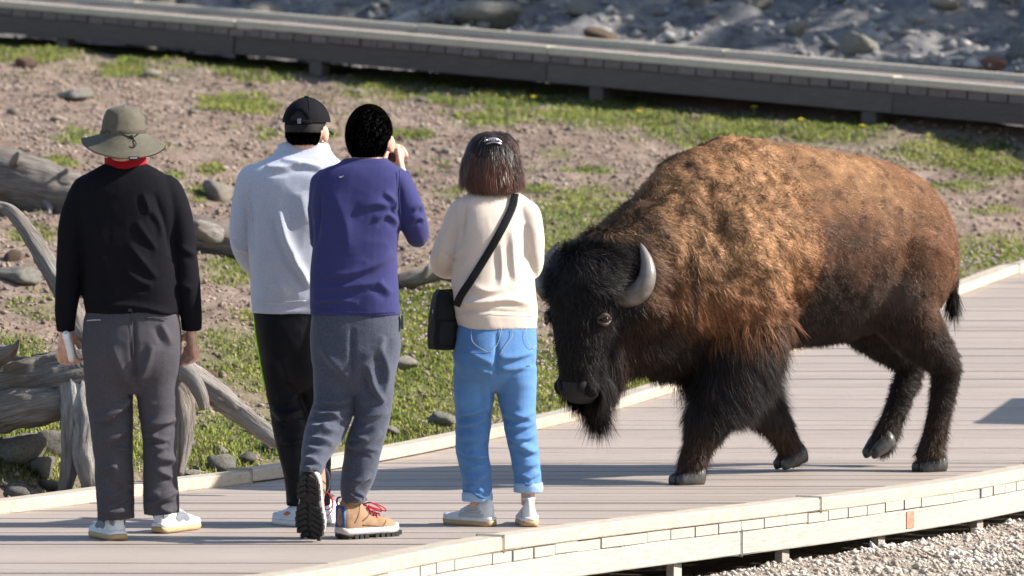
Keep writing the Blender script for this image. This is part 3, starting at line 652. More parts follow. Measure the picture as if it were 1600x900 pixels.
# ------------------------------------------------------------------ people
def fabric(name, cols, scale=300, rough=.9, sheen=.25, bump=.25, bscale=500, big=None):
    q = NT(name); v = q.coord(); k = len(cols)
    c = q.ramp(q.noise(scale, v, 3, .7), [(.3 + .4 * i / max(k - 1, 1), x) for i, x in enumerate(cols)]) if k > 1 else None
    if big is not None:
        c = q.mix(q.ramp(q.noise(big[1], v, 4), [(.42, (0, 0, 0)), (.66, (.8, .8, .8))]), c, big[0])
    q.P(Base_Color=c if c is not None else cols[0], Roughness=rough, Specular_IOR_Level=.10, Sheen_Weight=sheen, Sheen_Roughness=.5)
    if bump: q.bump(q.noise(bscale, v, 2), bump, .0015)
    return q.m
q = NT('skin'); v = q.coord(); q.P(Base_Color=q.ramp(q.noise(60, v, 4), [(.3, (.50, .27, .19)), (.6, (.62, .37, .27)), (.8, (.58, .30, .22))]), Roughness=.5, Subsurface_Weight=.12, Subsurface_Radius=(.02, .008, .004), Specular_IOR_Level=.35); q.bump(q.noise(250, v, 3), .15, .001); M_skin = q.m
M_hair = strand_mat('hair_strands', .42, .45); M_scalp = pm('dark_hair_base', [(.008, .007, .007), (.016, .013, .012)], 40, .7, .3, 200); M_scalpb = pm('brown_hair_base', [(.018, .010, .008), (.03, .016, .012)], 40, .7, .3, 200)
M_eye = pm('eye_white', [(.75, .73, .7)], rough=.2, bump=0); M_iris = pm('dark_iris', [(.02, .012, .008)], rough=.15, bump=0); M_lip = pm('lip', [(.42, .17, .14)], rough=.5, bump=0)
class Fig:
    def __init__(s, Y, yaw=0.0): s.Y = Y; s.k = F / Y; s.yaw = yaw
    def w(s, px, py, dy=0.0): return wp(px, py, s.Y + dy)
    def tube(s, mb, pts, sub=5, seg=24, flat=False, power=2.0, sc=1.0, grow=0.0, yaw=None, dome=False):
        yaw = s.yaw if yaw is None else yaw
        A = np.array([[*s.w(a, b, d), ru / s.k, rv] for (a, b, d, ru, rv) in pts]); A = catmull(A, sub)
        mb.add(*frame_tube(A[:, :3], np.maximum(A[:, 3] * sc + grow, .003), np.maximum(A[:, 4] * sc + grow, .003), seg, flat=flat, power=power, yaw=yaw, dome=dome))
def folds(V, N, fl, sc=1.5):
    """push traced cloth folds out along the normals; fl: ([(px,py)...], height m, width px)"""
    px, py = proj(V); face = np.clip(-N[:, 1] * 1.6, 0, 1); D = np.zeros(len(V))
    for pts, amp, w in fl:
        w = w * .85
        p = catmull(np.array(pts, float), 6) if len(pts) > 2 else np.array(pts, float); best = np.full(len(V), 1e9); tb = np.zeros(len(V)); n = len(p) - 1
        x0, x1, y0, y1 = p[:, 0].min() - 3 * w, p[:, 0].max() + 3 * w, p[:, 1].min() - 3 * w, p[:, 1].max() + 3 * w
        I = np.nonzero((px > x0) & (px < x1) & (py > y0) & (py < y1))[0]; X = np.stack([px[I], py[I]], 1); b = np.full(len(I), 1e9); t_ = np.zeros(len(I)); sg_ = np.zeros(len(I))
        for k in range(n):
            a, c = p[k], p[k + 1]; ab = c - a; t = np.clip(((X - a) @ ab) / max(ab @ ab, 1e-6), 0, 1); d = np.linalg.norm(X - a - t[:, None] * ab, axis=1); m = d < b; b[m] = d[m]; t_[m] = (k + t[m]) / n; cr = ab[0] * (X[:, 1] - a[1]) - ab[1] * (X[:, 0] - a[0]); sg_[m] = np.sign(cr[m])
        D[I] += amp * sc * (np.exp(-(b / w) ** 1.4) - (.5 if amp > 0 else 0) * np.exp(-(b * sg_ / w - 1.7) ** 2)) * (np.sin(np.clip(t_, 0, 1) * math.pi) ** .5)
    return V + N * (D * face)[:, None]
def cloth_noise(V, N, amp, fx, fz, seed, ridge=True):
    q = V * np.array((fx, fx, fz)); q = q + .35 * np.stack([fbm(V * 5, seed + 1, 2)] * 3, 1)
    n = fbm(q, seed, 3); n = (.5 - np.abs(n) * 1.6) if ridge else n
    return V + N * (n * amp)[:, None]
def creases(leg, seed, n=11, knee=.5):
    """random slanting creases across a trouser leg, dense behind the knee and at the hem"""
    r = np.random.default_rng(seed); a = np.array(leg, float); out = []
    y0, y1 = a[1, 1], a[-1, 1]
    for i in range(n):
        u = np.clip(r.choice([r.normal(knee, .10), r.normal(.90, .07), r.random()], p=[.42, .36, .22]), .03, .97); y = y0 + (y1 - y0) * u
        cx = np.interp(y, a[:, 1], a[:, 0]); hw = np.interp(y, a[:, 1], a[:, 3]); x0 = cx + hw * r.uniform(-.95, .1); ln = hw * r.uniform(.7, 1.5); sl = r.choice([-1, 1]) * r.uniform(.1, .55)
        out.append(([(x0, y), (x0 + ln * .5, y + ln * sl * .5 + r.uniform(-2, 4)), (x0 + ln, y + ln * sl)], r.uniform(.004, .010), r.uniform(3.0, 5.5)))
    return out
def garment(name, mb, mat, parent, fl=(), amp=.004, fx=7, fz=14, seed=1, voxel=.0060, it=3, attrs=None):
    V, Fo, N = fuse(mb, voxel, it); V = V + N * (.006 * fbm(V * 6, seed + 30, 2))[:, None]; V = cloth_noise(V, N, amp, fx, fz, seed); N = normals(V, Fo); V = folds(V, N, fl)
    o = mk(name, V, Fo, mat, parent); return o, V
def surf(V, px, py, r=5):
    a, b = proj(V); m = (np.abs(a - px) < r) & (np.abs(b - py) < r)
    return V[m, 1].min() if m.any() else None
def on_surf(V, pts, off=.003, sub=6, smooth=2):
    p = catmull(np.array(pts, float), sub); ys = []
    for a, b in p:
        y = surf(V, a, b); ys.append(y if y is not None else (ys[-1] if ys else np.median(V[:, 1])))
    ys = np.array(ys)
    for _ in range(smooth): ys[1:-1] = ys[1:-1] * .5 + .25 * (ys[:-2] + ys[2:])
    return np.array([wp(a, b, y - off) for (a, b), y in zip(p, ys)])
def seam(name, V, pts, r, mat, parent, off=.001):
    P = on_surf(V, pts, off); mb = MB(); mb.add(*frame_tube(P, np.full(len(P), r), np.full(len(P), r), 6, dome=False)); return mb.build(name, mat, parent)
def band(name, V, pts, halfw, mat, parent, off=.004, thick=.003):
    """flat strap lying on a cloth surface"""
    P = on_surf(V, pts, off); mb = MB(); mb.add(*frame_tube(P, np.full(len(P), halfw), np.full(len(P), thick), 12, dome=False, power=4)); return mb.build(name, mat, parent)
def head(mb, C, yaw, s=1.0, tilt=0.0):
    R = rotz(yaw) @ rotx(tilt)
    def at(x, y, z): return np.asarray(C) + R @ (np.array((x, y, z)) * s)
    b = lambda c, r, q=None: mb.add(*ball(at(*c), np.array(r) * s, 20, 14, R if q is None else R @ q))
    b((0, -.008, .018), (.076, .096, .100)); b((0, .03, -.045), (.060, .064, .066)); b((0, .062, -.078), (.030, .028, .026)); b((0, -.03, -.03), (.060, .06, .06))
    b((0, .094, -.012), (.012, .018, .024)); b((0, .104, -.026), (.015, .014, .011)); b((0, .084, .024), (.052, .016, .014)); b((0, .088, -.058), (.026, .012, .012))
    for e in (-1, 1):
        b((e * .080, -.002, -.012), (.010, .020, .033), rotz(-e * .45)); b((e * .079, .006, -.034), (.008, .010, .012)); b((e * .04, .066, -.03), (.026, .024, .026))
    return at, R
def face_parts(at, R, s, parent):
    for e in (-1, 1):
        mb = MB(); mb.add(*ball(at(e * .031, .080, .004), .0125 * s, 12, 8)); eo = mb.build('eye', M_eye, parent); mb = MB(); mb.add(*ball(at(e * .031, .0885, .004), .0058 * s, 10, 6)); mb.build('iris', M_iris, eo)
    mb = MB(); mb.add(*ball(at(0, .098, -.058), np.array((.022, .006, .006)) * s, 12, 8, R)); mb.build('mouth', M_lip, parent)
def hair_cap(C, yaw, s, parent, n, L, col, seed, rad=(.080, .100, .104), low=-.065, name='hair', cut=None, spread=.5, width=.0016):
    """short hair: a close scalp shell plus strands"""
    R = rotz(yaw); mb = MB(); V, Q, T = ball((0, -.010 * s, .020 * s), np.array(rad) * s, 40, 28)
    z, y_ = V[:, 2] / s, V[:, 1] / s
    line = np.where(y_ > .02, .045 - .0 * y_, np.where(y_ > -.03, -.005 + (y_ + .03) * 1.0, low + .0 * y_))
    inside = z < line; V[inside] = np.array((0, -.010, .0)) * s + (V[inside] - np.array((0, -.010, .0)) * s) * .86
    W = V @ R.T + np.asarray(C); N = normals(W, [Q, T]); mesh_o = mk(name, W, [Q, T], M_scalp, parent)
    r = np.random.default_rng(seed); wt = (~inside).astype(float)
    if cut is not None: wt *= cut(V / s)
    P, n_ = scatter(W, [Q, T], N, n, r, wt); loc = (P - np.asarray(C)) @ R / s
    flow = np.stack([np.zeros(n), np.where(loc[:, 1] > -.02, .4, -.1), np.full(n, -.8)], 1) @ R.T; flow = flow - n_ * (flow * n_).sum(1)[:, None]
    D = nrm(n_ * spread + nrm(flow) * .8 + r.normal(0, .28, (n, 3))); c = np.array(col) * r.uniform(.5, 1.7, (n, 1))
    V2, F2, at = strands(P - n_ * .002, n_, D, L * r.uniform(.6, 1.2, n) * np.clip(1.1 + loc[:, 2] * 4, .45, 1.4), np.full(n, width), c, r, .15, .25)
    o = mk(name + '_strands', V2, F2, M_hair, mesh_o, attrs=at); o['kind'] = 'stuff'; return mesh_o
def hand(mb, W, d, a, n, curl=.5, s=1.0, thumb=.5, spread=1.0):
    """palm from wrist W along d, thumb side a, fingers curl towards n"""
    d, a, n = nrm(d), nrm(a), nrm(n); W = np.asarray(W, float)
    mb.add(*stube([W - d * .03, W + d * .01, W + d * .045, W + d * .085], np.array([.024, .030, .040, .040]) * s, 3, 14, n, np.array([.021, .018, .016, .013]) * s))
    for i, (o, L) in enumerate(((-.031, .062), (-.0105, .078), (.0105, .084), (.031, .076))):
        o = -o if False else o; b = W + d * .082 * s + a * o * s; ang = curl * (.55 + .1 * i); dirv = d * math.cos(ang) + n * math.sin(ang); P = [b - d * .015, b]
        for k, f in enumerate((.45, .32, .26)):
            b = b + (dirv + a * (o * 2.2 * (spread - .6))) * L * f * s; P.append(b); ang += curl * .75; dirv = d * math.cos(ang) + n * math.sin(ang)
        mb.add(*stube(P, np.array([.0095, .0095, .009, .0085, .0075]) * s, 3, 10, n))
    t0 = W + d * .02 * s + a * .028 * s; t1 = t0 + (d * .6 + a * .55 + n * thumb) * .038 * s; t2 = t1 + (d * .85 + a * .1 + n * thumb) * .032 * s; t3 = t2 + (d * .9 - a * .1 + n * thumb) * .022 * s
    mb.add(*stube([t0 - a * .01, t0, t1, t2, t3], np.array([.014, .014, .012, .0105, .008]) * s, 3, 10, n))
def basis(toe, up):
    y = nrm(toe); z = nrm(np.asarray(up, float) - y * np.dot(up, y)); x = np.cross(y, z); return np.stack([x, y, z], 1)
def shoe(parent, O, toe, up, L, kind, mats, seed=0, hi=1.0):
    """local: heel at origin on the sole underside, toe along +y, up +z"""
    R = basis(toe, up); O = np.asarray(O, float); X = lambda V: np.asarray(V) @ R.T + O; sc = L / .28
    ys = np.array([.0, .05, .13, .25, .36, .5, .63, .76, .88, .96, 1.0]) * L
    hw = np.array([.016, .028, .034, .036, .037, .040, .046, .047, .040, .027, .010]) * sc
    if kind == 'boot': zt = np.array([.115, .145, .150, .148, .138, .100, .084, .076, .066, .056, .042]) * sc; sh = .036
    if kind == 'boot': hw = hw * 1.14
    if kind != 'boot': zt = np.array([.092, .116, .118, .110, .102, .090, .073, .062, .054, .046, .036]) * sc; sh = .030
    zt[:6] *= np.linspace(hi, 1, 6); zb = sh * .55
    ph = np.linspace(0, 2 * math.pi, 28, endpoint=False); c, s_ = np.cos(ph), np.sin(ph); n = len(ys)
    A = catmull(np.stack([ys, hw, zt], 1), 3); rg = []
    for y, h, t in A:
        nar = 1 - .35 * np.clip(s_, 0, 1) ** 2 * (t > .085 * sc); rg.append(np.stack([h * np.sign(c) * np.abs(c) ** .8 * nar, np.full(28, y) - .004 * np.clip(s_, 0, 1) * (y < .1 * L), zb + np.where(s_ > 0, (t - zb) * np.abs(s_) ** .75, -.006)], 1))
    V, Q, T = rings(np.array(rg), None, None, True); V = V + .0015 * fbm(V * 60 + seed, seed, 2)[:, None]
    mb = MB(); mb.add(X(V), Q[:, ::-1], T[:, ::-1] if len(T) else None); up_o = mb.build('shoe_upper', mats['upper'], parent)
    # midsole + outsole
    def sole(name, grow, z0, z1, mat, y0=0.0, y1=1.0, spring=.010, waist=0.0):
        B = A[(A[:, 0] >= y0 * L - 1e-6) & (A[:, 0] <= y1 * L + 1e-6)]; rg = []
        for y, h, t in B:
            u = y / L; lift = spring * max(0, (u - .78) / .22) ** 2 + spring * .5 * max(0, (.06 - u) / .06); h = h + grow - waist * math.exp(-((u - .42) / .13) ** 2)
            rg.append(np.array([(-h, y, z0 + lift), (h, y, z0 + lift), (h + .002, y, (z0 + z1) / 2 + lift), (h - .001, y, z1 + lift), (-h + .001, y, z1 + lift), (-h - .002, y, (z0 + z1) / 2 + lift)]))
        V, Q, T = rings(np.array(rg), None, None, True); V[:, 1] += np.where(V[:, 1] > L * .5, .006, -.006); m = MB(); m.add(X(V), Q, T); return m.build(name, mat, parent, True)
    if kind == 'boot':
        sole('midsole', .005, .011, sh, mats['mid']); out = sole('outsole', .003, .002, .013, mats['sole'], waist=.006)
        m = MB()
        for i in range(11):
            u = .04 + i * .09
            if .36 < u < .47: continue
            h = np.interp(u * L, A[:, 0], A[:, 1])
            for e in (-1, 1):
                lift = .010 * max(0, (u - .78) / .22) ** 2
                m.add(*[X(box((e * h * .52, u * L, -.001 + lift), (h * .40, .0078, .0045), rotz(e * .55))[0]), BOXQ]); m.add(*[X(box((e * (h + .001), u * L + .012, .004 + lift), (.007, .009, .009))[0]), BOXQ])
        m.build('lug', mats['sole'], out, False)
        m = MB(); m.add(X(np.array(box((0, 0, 0), (1, 1, 1))[0]) * np.array((.026, .005, .05)) * sc + np.array((0, .004, .075)) * sc), BOXQ); m.build('heel_panel', mats['accent'], parent, True)
        m = MB(); V, Q, T = stube([(0, -.002, .12 * sc), (0, -.014, .135 * sc), (0, -.012, .155 * sc), (0, .002, .160 * sc)], .004, 4, 8); m.add(X(V), Q, T); m.build('pull_loop', mats['loop'], parent)
        for (pts, r0, mt) in (([(.9, .30, .35), (1.0, .40, .55), (.9, .48, .9)], .003, 'loop2'), ([(1.0, .62, .25), (1.0, .70, .6), (.5, .74, .95)], .0022, 'loop2'), ([(1.0, .16, .3), (1.0, .24, .55), (.95, .30, .85)], .0028, 'loop2'), ([(1.0, .30, .22), (1.0, .5, .28), (1.0, .64, .22)], .0026, 'loop2')):
            for e in (-1, 1):
                Pp = []
                for (_, u, f_) in pts:
                    y = u * L; h = np.interp(y, A[:, 0], A[:, 1]); t = np.interp(y, A[:, 0], A[:, 2]); sn_ = min(.999, f_ ** 1.333); Pp.append((e * h * (1 - sn_ ** 2) ** .4 * (1 - .35 * sn_ ** 2 * (t > .085 * sc)), y, zb + (t - zb) * f_))
                m = MB(); V, Q, T = stube(Pp, r0, 5, 8); m.add(X(V), Q, T); m.build('seam', mats['loop2'], parent)
        m = MB()
        V, Q, T = ball((0, .075 * sc, .145 * sc), (.036 * sc, .062 * sc, .014), 20, 8); m.add(X(V), Q, T); m.build('collar', mats['collar'], parent)
        for i in range(5):   # laces across the tongue
            y = (.44 + i * .055) * L; z = np.interp(y, A[:, 0], A[:, 2]); h = np.interp(y, A[:, 0], A[:, 1]) * .62
            m = MB(); V, Q, T = stube([(-h, y, z - .012), (-h * .5, y + .006, z + .003), (0, y + .008, z + .005), (h * .5, y + .004, z + .003), (h, y - .004, z - .012)], .0028, 4, 8); m.add(X(V), Q, T); m.build('lace', mats['lace'], parent)
        z = np.interp(.42 * L, A[:, 0], A[:, 2])
        for e in (-1, 1):
            for (k, l2) in ((1, .05), (.6, .075)):
                m = MB(); V, Q, T = stube([(0, .44 * L, z + .003), (e * .03, .47 * L, z + .012), (e * (.045 + .01 * k), .47 * L + l2 * .6, z - .01 * k), (e * .03, .47 * L + l2, z - .025), (e * .008, .5 * L, z - .002)], .0026, 5, 8); m.add(X(V), Q, T); m.build('lace', mats['lace'], parent)
    else:
        sole('midsole', .004, .018, sh + .004, mats['mid']); sole('outsole', .006, 0.0, .020, mats['sole'])
        for e in (-1, 1):
            for (y0, y1, zz, r) in mats.get('stripes', ()):
                P = []
                for u in np.linspace(0, 1, 6):
                    y = (y0 + (y1 - y0) * u) * L; h = np.interp(y, A[:, 0], A[:, 1]); t = np.interp(y, A[:, 0], A[:, 2]); f_ = zz + .12 * u; sn_ = f_ ** 1.333; P.append((e * (h * (1 - sn_ ** 2) ** .4 * (1 - .35 * sn_ ** 2 * (t > .085 * sc)) + .0005), y, zb + (t - zb) * f_))
                m = MB(); V, Q, T = stube(P, np.array([r * .4, r, r, r, r, r * .4]), 3, 8, (e, 0, 0), .0022); m.add(X(V), Q, T); m.build('side_panel', mats['accent'], parent)
        for i in range(4):
            y = (.46 + i * .06) * L; z = np.interp(y, A[:, 0], A[:, 2]); h = np.interp(y, A[:, 0], A[:, 1]) * .55
            m = MB(); V, Q, T = stube([(-h, y, z - .010), (0, y + .005, z + .003), (h, y, z - .010)], .0026, 4, 8); m.add(X(V), Q, T); m.build('lace', mats['lace'], parent)
        m = MB(); V, Q, T = ball((0, .07 * sc, .112 * sc * hi), (.032 * sc, .055 * sc, .008), 20, 8); m.add(X(V), Q, T); m.build('collar', mats['collar'], parent)
M_white = pm('white_mesh_shoe', [(.60, .60, .60), (.72, .71, .70)], 200, .7, .4, 400, .002); M_gum = pm('gum_sole', [(.42, .27, .13), (.50, .34, .18)], 30, .6, .1); M_wsole = pm('white_sole', [(.62, .60, .57), (.72, .70, .67)], 40, .6, .1)
M_navy = fabric('navy_knit', [(.02, .022, .04), (.04, .045, .075)]); M_grey_mesh = pm('grey_mesh', [(.14, .15, .18), (.22, .23, .26)], 300, .8, .3, 500, .002); M_blk = pm('black_rubber', [(.012, .012, .013), (.025, .024, .024)], 60, .6, .2)
M_tan = pm('tan_suede', [(.15, .078, .036), (.25, .138, .065), (.31, .18, .088)], 22, .85, .35, 300, .002, sheen=.3); M_mid = pm('dusty_midsole', [(.42, .38, .36), (.58, .54, .51)], 30, .8, .2); M_blue = pm('blue_panel', [(.03, .06, .20), (.04, .12, .30)], 30, .6, .1)
M_brn = pm('brown_leather', [(.09, .045, .022), (.14, .075, .038)], 30, .7, .3, 200, .002); M_redl = pm('red_lace', [(.42, .01, .03)], rough=.7, bump=0); M_plum = pm('purple_loop', [(.10, .02, .12)], rough=.7, bump=0); M_coral = pm('coral_trim', [(.70, .16, .08)], rough=.6, bump=0); M_pblue = pm('pale_blue_shoe', [(.50, .58, .66), (.62, .68, .74)], 100, .7, .3, 400, .002); M_silver = pm('silver_trim', [(.40, .40, .42)], rough=.4, bump=0); M_teal = pm('dark_teal', [(.02, .07, .08)], rough=.6, bump=0)
def limbs(fig, torso, arms, pelvis, legs, sw_grow=0.0, seg=26, tpow=2.5):
    tc = torso[3]; arms = [[(a[0][0] + .42 * (tc[0] - a[0][0]), a[0][1] - 2, a[0][2], a[0][3] * .7, a[0][4] * .8), (a[0][0] + .16 * (tc[0] - a[0][0]), a[0][1] - 4, a[0][2], a[0][3] * .93, a[0][4] * .95), *a] for a in arms]
    up = MB(); fig.tube(up, torso, flat=True, power=tpow, seg=36)
    for a in arms: fig.tube(up, a, seg=seg)
    lo = MB(); fig.tube(lo, pelvis, flat=True, power=2.3, seg=36, dome=True)
    for l in legs: fig.tube(lo, l, seg=seg)
    body = MB(); fig.tube(body, torso, flat=True, sc=.84, seg=24)
    for a in arms: fig.tube(body, a, sc=.72, seg=16)
    fig.tube(body, pelvis[:-1], flat=True, sc=.78, seg=24)
    for l in legs: fig.tube(body, l, sc=.72, seg=16)
    return up, lo, body
def person(name, fig, feet, label): return thing(name, tuple(feet), label, 'person')
def finish_body(mb, parent, voxel=.0058):
    V, Fo, N = fuse(mb, voxel, 2); o = mk('body', V, Fo, M_skin, parent); return o

# ---- man in the sun hat
f = Fig(19.25); p1 = person('person', f, on_deck(215, 838), 'man in black sweater, grey trousers and olive sun hat seen from behind')
torso = [(196, 255, .01, 30, .058), (196, 263, 0, 46, .072), (196, 275, 0, 66, .088), (197, 293, 0, 78, .105), (199, 330, 0, 80, .12), (201, 380, 0, 75, .125), (204, 430, 0, 74, .125), (205, 468, 0, 75, .122), (207, 490, 0, 74, .118)]
armL = [(134, 300, 0, 24, .062), (116, 345, 0, 23, .06), (109, 400, -.005, 21, .056), (106, 450, 0, 20, .05), (103, 490, .01, 17, .042), (103, 518, .015, 15, .036)]
armR = [(264, 300, 0, 24, .062), (280, 345, 0, 22, .06), (288, 400, 0, 20, .056), (293, 450, 0, 19, .05), (298, 490, .01, 16.5, .042), (299, 516, .015, 15, .036)]
pel = [(206, 476, 0, 70, .105), (206, 510, -.005, 76, .122), (206, 550, -.01, 77, .128), (207, 588, -.005, 72, .11)]
legL = [(170, 570, 0, 39, .105), (171, 620, 0, 36, .09), (175, 680, 0, 32, .075), (178, 740, 0, 30, .072), (181, 790, 0, 29, .07), (182, 812, 0, 30, .07)]
legR = [(243, 570, 0, 37, .105), (246, 620, 0, 32, .09), (249, 680, 0, 27, .075), (250, 740, 0, 26, .07), (252, 786, 0, 28, .07), (253, 803, 0, 29, .07)]
up, lo, body = limbs(f, torso, (armL, armR), pel, (legL, legR))
M_blksw = fabric('black_knit', [(.0035, .0035, .005), (.009, .0085, .012)], 350, sheen=.0, bump=.5, bscale=350)
M_greytr = fabric('charcoal_trousers', [(.050, .046, .053), (.072, .067, .076)], 150, sheen=.02, bump=.1, rough=.75)
o1, V1 = garment('sweater', up, M_blksw, p1, [([(222, 300), (230, 320), (234, 335)], .005, 6), ([(212, 345), (228, 368), (246, 392)], .006, 6), ([(200, 380), (222, 408), (246, 436)], .008, 7), ([(192, 420), (215, 438), (238, 446)], .007, 7), ([(238, 330), (250, 348), (255, 370)], .005, 6), ([(160, 400), (175, 440), (180, 470)], .005, 8), ([(240, 300), (262, 360), (268, 400)], -.010, 8), ([(138, 480), (205, 478), (272, 492)], .010, 6), ([(118, 380), (95, 400)], .007, 6), ([(280, 385), (306, 400)], .007, 6), ([(150, 340), (160, 400), (158, 450)], .006, 12), ([(272, 440), (300, 452)], .006, 6)], .004, 5, 8, 3)
o2, V2 = garment('trousers', lo, M_greytr, p1, [([(145, 655), (175, 648), (195, 632), (200, 620)], .016, 7), ([(160, 690), (185, 680), (200, 664)], .012, 7), ([(225, 664), (250, 662), (275, 654)], .016, 6), ([(222, 676), (245, 682)], .010, 6), ([(153, 792), (175, 800), (208, 796)], .013, 6), ([(158, 775), (180, 772), (205, 760)], .009, 6), ([(226, 790), (250, 782), (278, 768)], .013, 6), ([(228, 770), (250, 772)], .008, 6), ([(208, 500), (209, 560), (212, 600)], -.012, 4), ([(240, 540), (225, 580), (214, 600)], .010, 8), ([(175, 540), (192, 580), (205, 605)], .009, 8), ([(250, 505), (258, 520), (268, 540)], .008, 7), ([(175, 700), (182, 760)], .008, 12), ([(245, 690), (252, 750)], .008, 12)] + creases(legL, 1) + creases(legR, 2), .0045, 6, 10, 5)
hC = f.w(196, 228, .012)
at, R = head(body, hC, -.12, .98); body.add(*stube([f.w(196, 285, .0), f.w(196, 262, .0), f.w(196, 240, .01)], [.062, .055, .055], 3, 16))
hand(body, f.w(104, 520, .012), (-.05, .25, -1), (.9, .25, .1), (.45, .9, 0), .75, .98); hand(body, f.w(299, 518, .012), (-.02, .2, -1), (-.75, .6, 0), (-.7, -.3, .1), .55, .98)
b1 = finish_body(body, p1); face_parts(at, R, .98, p1); hair_cap(hC, -.12, .98, p1, 5000, .012, (.012, .010, .010), 3, cut=lambda q_: q_[:, 2] < -.01)
M_red = fabric('red_collar', [(.24, .006, .012), (.32, .008, .016)], 200, sheen=.1); mb = MB(); f.tube(mb, [(196, 246, .012, 33, .075), (196, 254, .008, 33, .078), (196, 264, .004, 36, .08), (196, 272, 0, 36, .075)], flat=True); mb.build('shirt_collar', M_red, p1)
# hat
M_hat = fabric('olive_nylon', [(.088, .078, .056), (.115, .102, .075)], 60, .65, .05, .15, 120); M_hatd = fabric('olive_seam', [(.055, .05, .034), (.07, .063, .043)], 60, .7, 0)
hb = f.w(193, 208, .012); kk = 1 / f.k
def hat_ring(rad_x, rad_y, z, seg=64, droop=0.0, lift=0.0, tilt=0.0):
    ph = np.arange(seg) * 2 * math.pi / seg; c, s_ = np.cos(ph), np.sin(ph); dz = -droop * (.45 + .55 * np.abs(s_)) + lift * np.abs(c) ** 3 + tilt * c
    return np.stack([hb[0] + rad_x * c, hb[1] + rad_y * s_, hb[2] + z + dz], 1)
rg = [hat_ring(.004, .004, .106), hat_ring(.030, .036, .104), hat_ring(.055, .064, .097), hat_ring(.070, .083, .082), hat_ring(.077, .092, .058), hat_ring(.082, .098, .030), hat_ring(.085, .102, .010), hat_ring(.087, .104, -.004)]
V, Q, T = rings(np.array(rg)[::-1], None, None, False); V = V + (np.sin(V[:, 2:3] * 90 + V[:, :1] * 70) * .0030 + .018 * fbm(V * 24, 4, 3)[:, None]) * np.array((1, .6, .6)); mb = MB(); mb.add(V, Q); hat_c = mb.build('sun_hat', M_hat, p1)
sd = hat_c.modifiers.new('s', 'SUBSURF'); sd.levels = 2; sd.render_levels = 2
rg = []
for i in range(12):
    u = i / 11; rg.append(hat_ring(.083 + .079 * u, .101 + .075 * u, .002 - .004 * u + .0026 * (i % 2), droop=.092 * u ** .85, lift=.012 * u, tilt=-.012 * u))
top = np.array(rg); und = top[::-1] - np.array((0, 0, .004)); V, Q, T = rings(np.vstack([top, und, top[:1]])[::-1], None, None, False); V = V + np.array((0, 0, 1.0)) * (.004 * fbm(V * 14, 9, 2))[:, None]; mb = MB(); mb.add(V, Q); br = mb.build('brim', M_hat, hat_c)
mb = MB(); V, Q, T = rings(np.array([hat_ring(.0885, .1055, -.004), hat_ring(.0895, .1065, .002), hat_ring(.0875, .1045, .012), hat_ring(.083, .100, .013)])[::-1], None, None, False); mb.add(V, Q); mb.build('hat_band', M_hatd, hat_c)
hy = hb[1] - .108; mb = MB(); mb.add(*ball(wp(206, 214, hy), (.010, .006, .008), 12, 8)); mb.add(*stube([wp(190, 209, hy + .004), wp(200, 213, hy), wp(210, 213, hy), wp(216, 209, hy + .004)], .0028, 4, 8)); mb.add(*stube([wp(206, 217, hy), wp(200, 226, hy - .02), wp(207, 231, hy - .03), wp(213, 225, hy - .02), wp(208, 217, hy)], .0024, 5, 8)); mb.build('cord_toggle', M_blk, hat_c)
mb = MB(); c_ = wp(209, 247, hb[1] - .178); V, Q, T = box(c_, (.020, .0015, .006)); mb.add(V, Q); tg = mb.build('brim_tag', M_blk, hat_c, False); mb = MB(); mb.add(*box(c_ + (0, -.002, .0005), (.014, .0006, .0018))[:2]); mb.build('tag_mark', M_white, tg, False)
seam('pocket_piping', V2, [(136, 501), (147, 500), (157, 500)], .0022, M_silver, p1, .002); seam('pocket_welt', V2, [(228, 497), (242, 496), (262, 498)], .0025, M_greytr, p1, .001); seam('centre_seam', V2, [(206, 482), (207, 520), (209, 560)], .0016, M_greytr, p1, .0005)
mb = MB(); P = [f.w(203, 484, -.118), f.w(203, 478, -.122)]; mb.add(*box((P[0] + P[1]) / 2, (.006, .003, .014))[:2]); mb.build('belt_loop', M_greytr, p1, False)
sm = dict(upper=M_white, mid=M_white, sole=M_gum, accent=M_grey_mesh, lace=M_wsole, collar=M_navy, stripes=((.30, .62, .40, .018), (.34, .56, .58, .012), (.03, .12, .45, .018)))
shoe(p1, on_deck(187, 845) + (0, -.005, .002), (-.38, .92, 0), (0, 0, 1), .275, 'sneaker', sm, 1); shoe(p1, on_deck(247, 833) + (0, -.01, .002), (.46, .89, 0), (0, 0, 1), .275, 'sneaker', sm, 2)
mb = MB(); mb.add(*stube([f.w(112, 562, -.012), f.w(110, 548, -.02), f.w(106, 534, -.028), f.w(104, 527, -.03)], np.array([.0135, .0145, .0145, .013]), 4, 14)); bt = thing('small_bottle', tuple(f.w(112, 562, -.01)), 'small white bottle held in the left hand of the man in the hat', 'bottle'); mb.build('bottle_body', M_wsole, bt)
mb = MB(); mb.add(*stube([f.w(104, 528, -.031), f.w(103, 521, -.034)], [.0145, .014], 3, 14)); cp = mb.build('bottle_cap', pm('white_cap', [(.72, .72, .74)], rough=.4, bump=0), bt)
mb = MB(); mb.add(*ball(f.w(103, 521, -.046), (.006, .002, .004), 10, 6)); mb.build('cap_mark', M_silver, cp)

